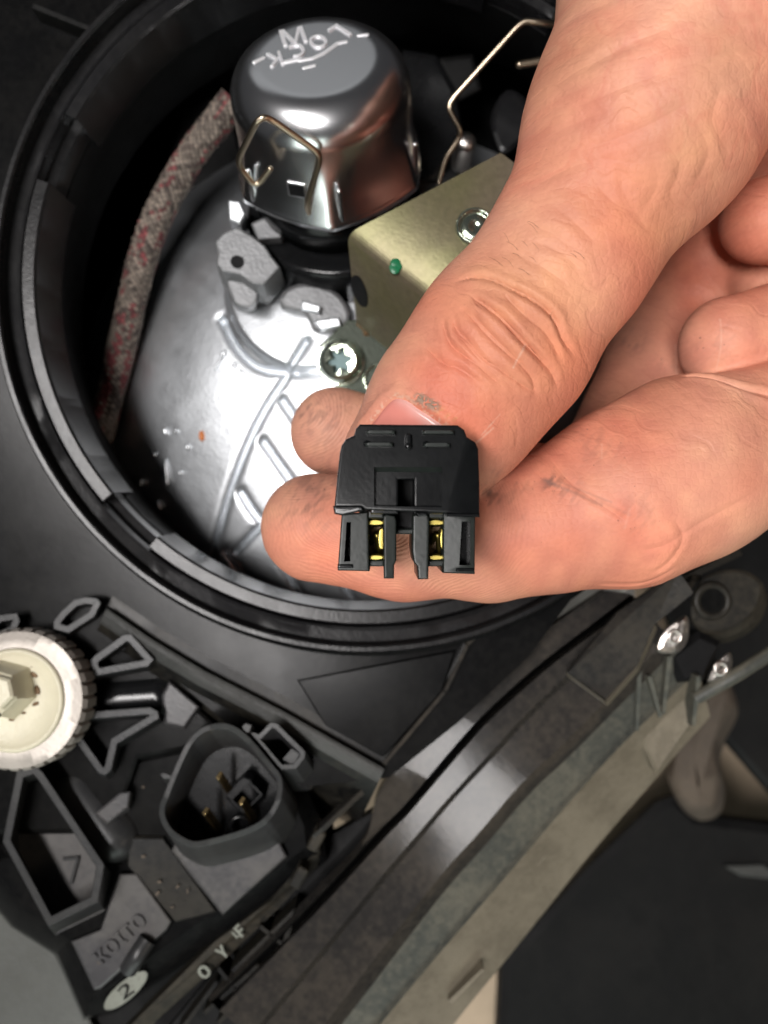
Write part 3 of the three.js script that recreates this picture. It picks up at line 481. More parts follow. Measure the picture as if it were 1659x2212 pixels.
// three pin socket
const sock = thing('three_pin_socket', 'rounded triangular black socket holding three gold pins', 'socket');
{
  const outer = smoothLoop(ZS([[700, 85], [800, 118], [900, 200], [1060, 390], [1122, 470], [1132, 590], [1095, 710], [1020, 810], [900, 882], [600, 972], [480, 987], [375, 945], [290, 875], [240, 780], [236, 700], [270, 600], [320, 470], [400, 290], [460, 190], [560, 112]]), 72);
  obj('shroud', frame(outer, 13, -0.0008, -0.0150, 36, 56, 1.6, 0.7), M.cell, sock);
  const inn = inset(outer, 10);
  obj('socket_floor', loft([ring(inn.map(([u, v]) => [u, v]), -0.0105, 28, 40), ring(inn, -0.012, 30, 44)], true, 0.5), M.gloss, sock);
  // pins stand along the axis of the socket
  const ax = P(36, 56, -0.015).sub(P(0, 0, -0.0008)); const axis = P(500 - 30, 1700 - 46, -0.0008).sub(P(500, 1700, -0.0080)).normalize();
  for (const p of [[690, 490], [855, 675], [590, 750]]) {
    const [q] = ZS([p]); const top = P(q[0] - 6, q[1] - 8, -0.0028), bot = top.clone().addScaledVector(axis, -0.0095);
    const m = new THREE.Matrix4().lookAt(top, bot, V(1, 0, 0.6)), mid = top.clone().lerp(bot, 0.5);
    obj('pin', new RoundedBoxGeometry(0.0014, 0.0008, 0.0095, 2, 0.0002).applyMatrix4(m).translate(mid.x, mid.y, mid.z), M.gold, sock);
  }
  const key = ZS([[730, 620], [870, 480], [985, 610], [850, 735]]);
  obj('key_block', frame(ZS([[715, 620], [860, 472], [990, 605], [850, 745]]), 6, -0.0062, -0.0108, 6, 9, 1, 0.4), M.gloss, sock);
  obj('key_rib', slab(ZS([[712, 622], [850, 478], [905, 505], [760, 650]]).map(([u, v]) => [u, v, -0.0056]), 0.004, 0.0002), M.gloss, sock);
  const b0 = ZS([[820, 830]])[0], bp = P(b0[0], b0[1], -0.0088); obj('floor_boss', new THREE.TorusGeometry(0.0016, 0.0005, 10, 24).rotateX(Math.PI / 2).translate(bp.x, bp.y, bp.z), M.gloss, sock);
  // latch frame at the side and the small peg
  obj('latch_frame', frame(ZS([[890, 150], [960, 165], [1040, 82], [1090, 88], [1295, 290], [1295, 340], [1230, 420], [1110, 430]]), 12, -0.0022, -0.014, 30, 46, 1.4, 0.4), M.cell, sock);
  obj('latch_tooth', prism(ZS([[1130, 350], [1200, 270], [1260, 310], [1210, 400]]), -0.0026, -0.010, 12, 18, 2), M.cell, sock);
  obj('side_peg', prism(ZS([[240, 460], [270, 445], [350, 475], [340, 500], [260, 490]]), -0.0012, -0.008, 16, 24, 2), M.cell, sock);
  obj('side_peg', prism(ZS([[835, 110], [860, 85], [910, 100], [890, 160], [850, 155]]), -0.0016, -0.008, 16, 24, 2), M.cell, sock);
}

// ---------------------------------------------------------------- reflector dome and what is mounted on it
const DC = P(795, 880, -0.035), DA = 0.072, DB = 0.049, DY = -0.067;
const discC = P(690, 610, -0.022), discR = mm(205, -0.022);
function domeBase(x, z) {
  const q = 1 - ((x - DC.x) ** 2 + (z - DC.z) ** 2) / (DA * DA); let y = DY + (q > 0 ? DB * Math.pow(q, 0.5) : -0.02 * Math.min(1, -q * 3));
  const d = Math.hypot(x - discC.x, (z - discC.z)); y += 0.0018 * (1 - sstep(discR - 0.0012, discR + 0.0006, d)); return y;
}
function onDome(u, v) { let y = -0.025; for (let i = 0; i < 12; i++) { const p = P(u, v, y); y = domeBase(p.x, p.z); } return P(u, v, y); }
const grooves = [
  [[662, 735], [625, 800], [560, 905], [500, 1050], [470, 1160], [455, 1260]], [[608, 862], [650, 925]], [[567, 952], [600, 1000], [650, 1070]], [[518, 1062], [545, 1105], [600, 1170]],
  [[488, 1190], [528, 1250], [560, 1340]], [[607, 1216], [640, 1270], [680, 1350]], [[738, 1255], [790, 1345]], [[508, 1196], [560, 1140], [640, 1060]], [[480, 690], [512, 752], [552, 790], [600, 803], [655, 803]], [[640, 805], [760, 800]],
].map((g) => { const c = new THREE.CatmullRomCurve3(g.map(([u, v]) => onDome(u, v)), false, 'centripetal'); return c.getPoints(30); });
const reflector = thing('reflector_bowl', 'shiny silver reflector back with dark grooves inside the opening', 'reflector');
{
  const n = 540, S = 0.146, g = new THREE.PlaneGeometry(S, S, n, n).rotateX(-Math.PI / 2), p = g.attributes.position;
  const seg = (px, pz, a, b) => { const dx = b.x - a.x, dz = b.z - a.z, t = clamp(((px - a.x) * dx + (pz - a.z) * dz) / (dx * dx + dz * dz)); return hyp(px - a.x - dx * t, pz - a.z - dz * t); };
  for (let i = 0; i < p.count; i++) {
    const x = p.getX(i) + DC.x, z = p.getZ(i) + DC.z; let y = domeBase(x, z), d = 1;
    for (const gr of grooves) { const m = gr[15]; if (Math.hypot(x - m.x, z - m.z) > 0.045) continue; for (let k = 0; k + 1 < gr.length; k += 1) d = Math.min(d, seg(x, z, gr[k], gr[k + 1])); }
    y += 0.0003 * sstep(0.0002, 0.0022, d) - 0.0017 * Math.exp(-((d / 0.0005) ** 2));
    y += 0.00012 * (fbm(x * 90, z * 90, 3) - 0.5) + 0.0011 * (noise(x * 40 + 3, z * 40, 7) - 0.5) * sstep(0.012, 0.03, Math.hypot(x - discC.x, z - discC.z - 0.012));
    if (hyp(x - C.x, z - C.z) > 0.0735) y = Math.min(y, -0.0742);
    p.setXYZ(i, x, y, z);
  }
  g.computeVertexNormals();
  obj('bowl', g, M.silver, reflector);
  // cast marks and drops
  const nub = (name, list, m) => list.forEach(([u, v, a, b, r]) => { const q = onDome(u, v); obj(name, new THREE.SphereGeometry(1, 14, 10).scale(mm(a, q.y), 0.0005, mm(b, q.y)).rotateY(r).translate(q.x, q.y + 0.00035, q.z), m, reflector); });
  nub('casting_nub', [[359, 932, 6, 10, 0.2], [381, 932, 5, 5, 0], [407, 966, 6, 7, 0], [335, 982, 5, 5, 0], [391, 1022, 5, 5, 0], [344, 1091, 5, 11, 0.3], [306, 1042, 4, 8, 0], [361, 1020, 5, 30, 0.05], [484, 765, 6, 9, -0.5], [509, 789, 6, 6, 0], [536, 810, 4, 24, 1.0], [475, 785, 3, 20, -0.6]], M.silver);
  nub('paint_spot', [[437, 942, 7, 12, 0.1]], M.orange);
  // cast lugs round the lamp seat
  const lug = Z2([[65, 210], [110, 160], [185, 130], [270, 180], [335, 232], [372, 290], [418, 350], [330, 445], [270, 442], [200, 392], [105, 372], [72, 330], [80, 275]]);
  const L = obj('cast_lug', prism(lug, -0.0085, -0.0175, 12, 40, 4, 0.4), M.cast, reflector);
  const [hc] = Z2([[185, 320]]), hp = P(hc[0], hc[1], -0.0084);
  obj('lug_hole', new THREE.CylinderGeometry(mm(14, -0.0085), mm(14, -0.0085), 0.0006, 24).translate(hp.x, hp.y, hp.z), M.inner, L);
  obj('lug_boss', prism(smoothLoop(Z2([[130, 420], [180, 400], [250, 430], [300, 490], [270, 560], [190, 560], [145, 490]]), 30), -0.0125, -0.021, 3, 12, 5, 0.8), M.cast, L);
  obj('cast_lug', prism(Z2([[135, -20], [200, -10], [230, 60], [200, 115], [140, 90]]), -0.007, -0.018, 10, 24, 4, 0.4), M.silver, reflector);
  obj('cast_lug', prism(Z2([[260, 110], [350, 70], [440, 150], [420, 190], [300, 200]]), -0.010, -0.02, 10, 30, 4, 0.4), M.cast, reflector);
  obj('cast_lug', prism(smoothLoop(Z2([[520, 440], [640, 450], [740, 500], [800, 620], [720, 700], [600, 690], [560, 610], [420, 560], [430, 490]]), 40), -0.0135, -0.022, 4, 12, 8, 0.8), M.cast, reflector);
  for (const q of [[[540, 530], [640, 560], [630, 600], [535, 575]], [[600, 640], [740, 620], [750, 670], [640, 690]]]) obj('cast_step', prism(Z2(q), -0.0118, -0.015, 2, 6, 3, 0.4), M.silver, reflector);
}

// lamp cap: pressed steel can, tilted
const cap = thing('igniter_cap', 'shiny pressed steel lamp cap with stamped letters and turning arrow', 'lamp cap');
{
  const base = P(712, 350, -0.0090), top = P(684, 124, 0.0088), ax = top.clone().sub(base), h = ax.length(); ax.normalize();
  const x = V(1, 0, 0).addScaledVector(ax, -ax.x).normalize(), z = x.clone().cross(ax);      // x right, z towards the viewer
  const m = new THREE.Matrix4().makeBasis(x, ax, z); cap.applyMatrix4(m); cap.position.copy(base);
  const Rr = 0.0155, n = 160, rows = [], shoulder = 0.0062;
  const rad = (a, s) => { const hex = Math.cos(Math.PI / 6) / Math.cos(((a + 10) % (Math.PI / 3)) - Math.PI / 6); const t = 1 - s; return Rr * (0.985 + 0.12 * t * t) * (1 + (hex * 1.07 - 1) * 0.5 * sstep(0.1, 0.8, t)); };
  const prof = []; for (let i = 0; i <= 10; i++) { const q = i / 10 * Math.PI / 2; prof.push([Rr - shoulder + shoulder * Math.sin(q), h - shoulder + shoulder * Math.cos(q), 1]); }
  const g = []; const rr = [];
  rr.push([0.25, h - 0.0001], [0.6, h]);
  const ringAt = (k, y, s) => { const o = []; for (let i = 0; i < n; i++) { const a = i / n * Math.PI * 2, q = k * rad(a, s); o.push(V(q * Math.cos(a), y, q * Math.sin(a))); } return o; };
  const R2 = [0.01, 0.15, 0.3, 0.42, 0.5, 0.55, 0.58].map((k) => ringAt(k, h, 1));
  for (let i = 0; i <= 24; i++) { const q = i / 24 * Math.PI / 2; R2.push(ringAt((Rr - shoulder + shoulder * Math.sin(q)) / Rr, h - shoulder + shoulder * Math.cos(q), 1)); }
  for (let i = 1; i <= 30; i++) { const s = 1 - i / 30; R2.push(ringAt(1, 0.0012 + s * (h - shoulder - 0.0012), s)); }
  R2.push(ringAt(1.012, 0.0008, 0), ringAt(1.012, 0, 0), ringAt(0.9, -0.0002, 0), ringAt(0.88, 0.004, 0));
  obj('can', loftSmooth(R2), M.chrome, cap);
  obj('base_ring', new THREE.LatheGeometry([[0, 0.001], [0.0135, 0.001], [0.0140, -0.001], [0.0150, -0.0035], [0.0150, -0.0060], [0.0128, -0.0066], [0.0128, -0.012], [0, -0.012]].map(([a, b]) => new THREE.Vector2(a, b)), 60), M.gloss, cap);
  obj('seat_ring', new THREE.LatheGeometry([[0.009, -0.010], [0.0165, -0.010], [0.0175, -0.0115], [0.0175, -0.018], [0.009, -0.018]].map(([a, b]) => new THREE.Vector2(a, b)), 60), M.gloss, cap);
  // stamped writing on the top face, read from the far side
  const letter = (s, px, pz, size, rot, sx = 1, d = 0.00022) => text(s, size, d, fontThin).scale(sx, 1, 1).rotateX(-Math.PI / 2).rotateY(rot).translate(px, h + 0.00002, pz);
  const at = (u, v) => { const [q] = Z1([[u, v]]); let o = null; const dir = P(q[0], q[1], 0).sub(camera.position), den = dir.dot(ax), t = top.clone().sub(camera.position).dot(ax) / den; const w = camera.position.clone().addScaledVector(dir, t).sub(base); return [w.dot(x), w.dot(z)]; };
  const put = (name, s, u, v, size, rot, sx) => { const [a, b] = at(u, v); obj(name, letter(s, a, b, size, rot, sx), M.mark, cap); };
  const turn = Math.PI;
  put('stamped_letter', 'L', 637, 152, 0.0038, turn + 0.75);
  put('stamped_letter', 'O', 537, 197, 0.0032, turn + 0.5);
  put('stamped_letter', 'C', 440, 237, 0.0032, turn + 0.35);
  put('stamped_letter', 'K', 335, 278, 0.0034, turn + 0.25);
  put('stamped_letter', 'M', 420, 172, 0.0042, 0.25, 1.0);
  const bar = (u0, v0, u1, v1, w = 0.00035) => { const a = at(u0, v0), b = at(u1, v1); return new THREE.CapsuleGeometry(w, Math.hypot(b[0] - a[0], b[1] - a[1]), 4, 8).rotateX(Math.PI / 2).scale(1, 0.5, 1).applyMatrix4(new THREE.Matrix4().makeRotationY(Math.atan2(b[0] - a[0], b[1] - a[1]))).translate((a[0] + b[0]) / 2, h, (a[1] + b[1]) / 2); };
  for (const [a, b, c, d] of [[238, 290, 280, 270], [725, 166, 765, 162], [470, 318, 518, 306]]) obj('stamped_dash', bar(a, b, c, d), M.mark, cap);
  obj('stamped_arrow', [bar(385, 290, 450, 276, 0.0005), ...[[450, 283, 510, 272], [510, 272, 560, 250], [560, 250, 600, 222], [600, 222, 625, 203], [625, 203, 665, 195]].map((q) => bar(...q, 0.0004))], M.mark, cap);
  // punched window in the side
  { const a = Math.atan2(0.96, -0.28), r = rad((a + 2 * Math.PI) % (2 * Math.PI), 0.38), g1 = new THREE.BoxGeometry(0.0026, 0.0022, 0.0012), f = new RoundedBoxGeometry(0.0034, 0.0030, 0.0009, 2, 0.0003);
    const pl = (q, e) => q.rotateY(Math.PI / 2 - a).translate((r + e) * Math.cos(a), 0.0068, (r + e) * Math.sin(a));
    const w = obj('punched_frame', pl(f, -0.0003), M.chrome, cap); obj('punched_hole', pl(g1, -0.0004), M.inner, w); }
  for (let i = 0; i < 6; i++) { const a = i / 6 * Math.PI * 2 + 0.35, r = rad(a, 0.1); obj('pressed_rib', new THREE.CapsuleGeometry(0.0005, 0.006, 4, 10).translate(r * Math.cos(a) * 0.995, 0.0045, r * Math.sin(a) * 0.995), M.chrome, cap); }
}
// spring wire clips
{
  const y = [-0.012, -0.004, 0.003, 0.0125, 0.0135, 0.0175, 0.0185, 0.018, 0.011, 0.009, 0.0065, 0.0065, 0.009];
  const pts = Z1([[690, 1135], [530, 1045], [478, 965], [548, 735], [520, 700], [325, 562], [280, 545], [248, 570], [163, 742], [175, 785], [232, 858], [262, 856], [312, 788]]).map(([u, v], i) => P(u, v, y[i]));
  tag(obj('wire_clip', bentWire(pts, 0.00052, 0.0022), M.wire), 'bent spring wire clip standing before the steel lamp cap', 'wire clip', 'spring wire clips');
  const y2 = [-0.006, -0.004, -0.004, -0.009, -0.0095, -0.011, -0.012, -0.014, -0.016];
  const p2 = Z1([[1680, 125], [1590, 108], [1490, 98], [1150, 475], [1148, 515], [1200, 605], [1195, 645], [1128, 742], [1100, 850]]).map(([u, v], i) => P(u, v, y2[i]));
  tag(obj('wire_clip', bentWire(p2, 0.00055, 0.0022), M.wire), 'long spring wire arm running from the wrist down to the gold box', 'wire clip', 'spring wire clips');
  tag(obj('wire_clip', bentWire(Z1([[1475, 303], [1545, 292], [1680, 262]]).map(([u, v]) => P(u, v, -0.006)), 0.0007, 0.002), M.wire), 'short stub end of spring wire showing next to the thumb', 'wire clip', 'spring wire clips');
}
// dim mounting parts on the far side of the cap
{
  const g = thing('lamp_mount', 'dark lamp mount with a small screw behind the gold box', 'mount');
  obj('mount_plate', prism(Z1([[930, 230], [1090, 260], [1180, 420], [1210, 620], [1090, 840], [960, 860], [900, 500]]), -0.026, -0.045, 0, 0, 12, 0.5), M.gloss, g);
  obj('mount_rib', prism(Z1([[1100, 270], [1260, 250], [1300, 420], [1150, 500]]), -0.03, -0.05, 0, 0, 10, 0.5), M.blackDull, g);
  obj('mount_post', prism(smoothLoop(Z1([[1420, 420], [1520, 480], [1500, 640], [1400, 720], [1340, 560]]), 30), -0.03, -0.05, 0, 0, 12, 0.8), M.rim, g);
  const [c] = Z1([[1225, 665]]), p = P(c[0], c[1], -0.02); const s = obj('mount_screw', new THREE.LatheGeometry([[0, 0.0012], [0.001, 0.0011], [0.0019, 0.0005], [0.0021, -0.0004], [0.0021, -0.01], [0, -0.01]].map(([a, b]) => new THREE.Vector2(a, b)), 30).translate(p.x, p.y, p.z), M.steel, g);
}
// gold passivated steel box
const box = thing('solenoid_box', 'gold passivated steel box with rivet and oval hole under the thumb', 'metal box');
{
  // corners of the folded top sheet
  const A = P(750, 505, 0.0075), B = P(1082, 330, 0.0065), Cc = P(946, 660, 0.0085), ab = B.clone().sub(A), ac = Cc.clone().sub(A).multiplyScalar(1.65);
  const up = ab.clone().cross(ac).normalize(); if (up.y < 0) up.negate();
  const X = ab.clone().normalize(), W = ab.length(), Zd = ac.clone().addScaledVector(X, -ac.dot(X)).normalize(), sk = ac.dot(X), D = ac.dot(Zd);
  // top sheet with a rounded fold along A-C, front face going down to the base
  const foldR = 0.0016, f0 = P(770, 700, -0.0125), rows = [];
  const down = f0.clone().sub(A), al = ac.clone();
  const sect = []; // section across the fold: from the far side of the top, over the fold, down the front face
  sect.push([1, 0], [0.5, 0], [0.12, 0]);
  const topDir = X.clone(), dn = down.clone().normalize(), fd = down.length();
  const pt = (s, e) => { // s along section, e along the fold
    const o = A.clone().addScaledVector(al, e); return s >= 0 ? o.addScaledVector(topDir, s) : o.addScaledVector(dn, -s); };
  const curve = (e) => { const o = [pt(W, e), pt(W * 0.5, e), pt(foldR * 1.4, e)]; const a = pt(foldR * 1.4, e), c = pt(0, e), b = pt(-foldR * 1.4, e); for (let i = 1; i < 8; i++) { const t = i / 8; o.push(a.clone().multiplyScalar((1 - t) ** 2).addScaledVector(c, 2 * t * (1 - t)).addScaledVector(b, t * t)); } o.push(b, pt(-fd * 0.5, e), pt(-fd, e)); return o; };
  const es = []; for (let i = 0; i <= 20; i++) es.push(i / 20);
  const Rw = es.map(curve), t = [], inn = up.clone().multiplyScalar(-0.001).add(X.clone().multiplyScalar(0.0006));
  const Rb = Rw.map((r) => r.map((p) => p.clone().add(inn)));
  const k = Rw[0].length;
  for (let i = 0; i < 20; i++) for (let j = 0; j + 1 < k; j++) { quad(t, Rw[i][j], Rw[i][j + 1], Rw[i + 1][j + 1], Rw[i + 1][j]); quad(t, Rb[i][j], Rb[i + 1][j], Rb[i + 1][j + 1], Rb[i][j + 1]); }
  for (const e of [0, 20]) for (let j = 0; j + 1 < k; j++) quad(t, Rw[e][j], Rb[e][j], Rb[e][j + 1], Rw[e][j + 1]);
  for (let i = 0; i < 20; i++) for (const j of [0, k - 1]) quad(t, Rw[i][j], Rw[i + 1][j], Rb[i + 1][j], Rb[i][j]);
  obj('folded_sheet', fixWinding(soup(t, 0.6), t, 0.6), M.zinc, box);
  // end wall at A-B side
  const E = [A.clone().addScaledVector(X, 0.0012).addScaledVector(up, -0.0011), B.clone().addScaledVector(up, -0.0011), B.clone().addScaledVector(dn, fd), f0.clone().addScaledVector(X, 0.0015)].map((p) => p.addScaledVector(Zd, 0.0006));
  obj('end_wall', loft([E, E.map((p) => p.clone().addScaledVector(Zd, 0.001))], false, 0.4), M.zinc, box);
  // hole, seam, rivet, paint dot
  const fn = ac.clone().cross(dn).normalize(); if (fn.y < 0) fn.negate();
  const onFace = (u, v) => { const dir = P(u, v, 0).sub(camera.position), tt = A.clone().sub(camera.position).dot(fn) / dir.dot(fn); return camera.position.clone().addScaledVector(dir, tt); };
  const onTop = (u, v) => { const dir = P(u, v, 0).sub(camera.position), tt = A.clone().sub(camera.position).dot(up) / dir.dot(up); return camera.position.clone().addScaledVector(dir, tt); };
  const bas = (n) => { const a = ac.clone().addScaledVector(n, -ac.dot(n)).normalize(); return new THREE.Matrix4().makeBasis(a, n, a.clone().cross(n)); };
  const place = (g, n, p) => g.applyMatrix4(bas(n)).translate(p.x, p.y, p.z);
  const [hq] = Z2([[850, 480]]); const hw = onFace(...hq);
  const hl = smoothLoop(Z2([[815, 395], [845, 395], [880, 450], [898, 520], [890, 562], [862, 560], [830, 520], [805, 450]]), 30).map(([u, v]) => onFace(u, v).addScaledVector(fn, 0.00008));
  obj('oval_hole', loft([hl, hl.map((p) => p.clone().addScaledVector(fn, -0.002))], true, 0.5), M.inner, box);
  const seam = Z2([[835, 655], [885, 705], [955, 785], [1060, 880]]).map(([u, v]) => onFace(u, v));
  obj('seam', [tube(seam, 0.00022, 40, 8), ...[[885, 708], [955, 786]].map((q) => { const p = onFace(...Z2([q])[0]); return new THREE.SphereGeometry(0.0006, 10, 8).translate(p.x, p.y, p.z); })], M.brown, box);
  const rp = onTop(1026, 491), rv = obj('rivet', place(new THREE.LatheGeometry([[0, 0.0003], [0.0006, 0.0003], [0.0008, 0.0006], [0.0019, 0.0006], [0.0021, 0.0002], [0.0024, 0.0002], [0.0026, 0.0007], [0.0029, 0.0008], [0.0032, 0.0004], [0.0033, -0.0004], [0, -0.0004]].map(([a, b]) => new THREE.Vector2(a, b)), 48), up, rp), M.zincBright, box);
  const gp = onTop(856, 574); const blob = []; for (let i = 0; i < 7; i++) blob.push(new THREE.SphereGeometry(0.0006 + 0.0003 * rnd(), 10, 6).scale(1, 0.25, 1).translate((rnd() - 0.5) * 0.0013, 0, (rnd() - 0.5) * 0.0013));
  obj('paint_dot', blob.map((b) => place(b, up, gp)), M.green, box);
  // base flange the box stands on
  obj('base_flange', slab([[752, 690, -0.0128], [800, 690, -0.0128], [960, 860, -0.0128], [1000, 1010, -0.0128], [900, 1000, -0.0128], [790, 900, -0.0128], [700, 810, -0.0128], [690, 745, -0.0128]], 0.0015, 0.0003), M.zincBright, box);
  const [ec] = Z2([[960, 960]]), ep = P(ec[0], ec[1], -0.0124); obj('flange_ring', new THREE.TorusGeometry(mm(33, -0.0124), 0.0004, 8, 40).rotateX(Math.PI / 2).translate(ep.x, ep.y, ep.z), M.zincBright, box);
}
// star screw
const screw = thing('star_screw', 'round headed zinc screw with star recess beside the gold box', 'screw');
{
  const c = P(733, 778, -0.0085); screw.position.copy(c); screw.rotation.set(0.10, 0.2, 0.02);
  const star = new THREE.Shape(), n = 60, Rh = mm(48, -0.0085);
  const head = new THREE.Shape(); head.absarc(0, 0, Rh * 0.70, 0, Math.PI * 2);
  const hole = []; for (let i = 0; i < n; i++) { const a = i / n * Math.PI * 2, r = Rh * (0.47 + 0.12 * Math.cos(6 * a)); hole.push([r, a]); }
  const t = [], ringr = (f, y) => hole.map(([r, a]) => V(f(r, a) * Math.cos(a), y, f(r, a) * Math.sin(a)));
  const rr = [ringr((r) => r * 0.9, -0.0022), ringr((r) => r, -0.0002), ringr((r) => r * 1.03, 0), ringr(() => Rh * 0.72, 0.0001), ringr(() => Rh * 0.86, -0.0003), ringr(() => Rh * 0.96, -0.0011), ringr(() => Rh, -0.0020), ringr(() => Rh * 1.0, -0.0032), ringr(() => Rh * 0.97, -0.0033)];
  obj('head', loft(rr, false, 0.6), M.zincBright, screw);
  obj('recess_floor', new THREE.CircleGeometry(Rh * 0.56, 32).rotateX(-Math.PI / 2).translate(0, -0.0021, 0), M.teal, screw);
  obj('washer', new THREE.LatheGeometry([[0.3, -0.0033], [1.08, -0.0033], [1.12, -0.0037], [1.12, -0.0044], [1.06, -0.0047], [0.3, -0.0047]].map(([a, b]) => new THREE.Vector2(a * Rh, b)), 48), M.zincBright, screw);
  obj('shank', new THREE.CylinderGeometry(Rh * 0.8, Rh * 0.8, 0.010, 30).translate(0, -0.0098, 0), M.cast, screw);
}
// braided sleeve cable
{
  const pts = [[505, 215], [470, 262], [420, 325], [372, 405], [335, 480], [308, 560], [285, 650], [262, 750], [238, 850], [214, 945], [190, 1030], [170, 1100]].map(([u, v], i) => P(u, v, -0.020 - 0.0012 * i));
  const c = new THREE.CatmullRomCurve3(pts, false, 'centripetal'), n = 620, s = 48, fr = c.computeFrenetFrames(n, false), pos = [], col = [], idx = [], len = c.getLength();
  for (let i = 0; i <= n; i++) {
    const p = c.getPointAt(i / n), N = fr.normals[i], B = fr.binormals[i], along = i / n * len;
    for (let j = 0; j <= s; j++) {
      const a = j / s * Math.PI * 2, q1 = (a / (2 * Math.PI) * 13 + along / 0.0012), q2 = (-a / (2 * Math.PI) * 13 + along / 0.0012 + 0.5);
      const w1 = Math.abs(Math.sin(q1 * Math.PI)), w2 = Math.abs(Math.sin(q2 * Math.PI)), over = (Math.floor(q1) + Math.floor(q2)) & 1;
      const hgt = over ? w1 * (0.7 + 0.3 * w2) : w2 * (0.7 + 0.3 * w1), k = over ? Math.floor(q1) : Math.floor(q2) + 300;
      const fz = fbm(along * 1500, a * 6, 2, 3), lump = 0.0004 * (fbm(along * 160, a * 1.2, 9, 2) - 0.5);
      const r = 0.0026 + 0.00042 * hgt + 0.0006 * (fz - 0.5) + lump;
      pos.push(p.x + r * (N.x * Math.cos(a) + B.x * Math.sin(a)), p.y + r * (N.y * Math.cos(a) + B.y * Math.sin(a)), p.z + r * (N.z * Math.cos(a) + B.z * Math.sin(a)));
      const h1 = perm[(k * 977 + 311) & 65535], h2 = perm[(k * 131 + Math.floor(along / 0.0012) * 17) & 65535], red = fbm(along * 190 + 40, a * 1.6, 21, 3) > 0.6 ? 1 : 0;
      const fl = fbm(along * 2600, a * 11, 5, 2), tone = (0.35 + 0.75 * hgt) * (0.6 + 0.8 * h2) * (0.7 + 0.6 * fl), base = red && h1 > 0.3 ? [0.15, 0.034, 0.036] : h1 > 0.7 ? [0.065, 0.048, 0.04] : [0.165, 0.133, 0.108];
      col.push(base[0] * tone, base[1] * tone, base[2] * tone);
    }
  }
  for (let i = 0; i < n; i++) for (let j = 0; j < s; j++) { const a = i * (s + 1) + j, b = a + s + 1; idx.push(a, b, a + 1, b, b + 1, a + 1); }
  const g = new THREE.BufferGeometry(); g.setAttribute('position', new THREE.Float32BufferAttribute(pos, 3)); g.setAttribute('color', new THREE.Float32BufferAttribute(col, 3)); g.setIndex(idx); g.computeVertexNormals();
  tag(obj('braided_cable', g, mat({ vertexColors: true, roughness: 0.85 }), scene, true), 'frayed braided cable sleeve flecked with red threads behind the reflector', 'cable');
}

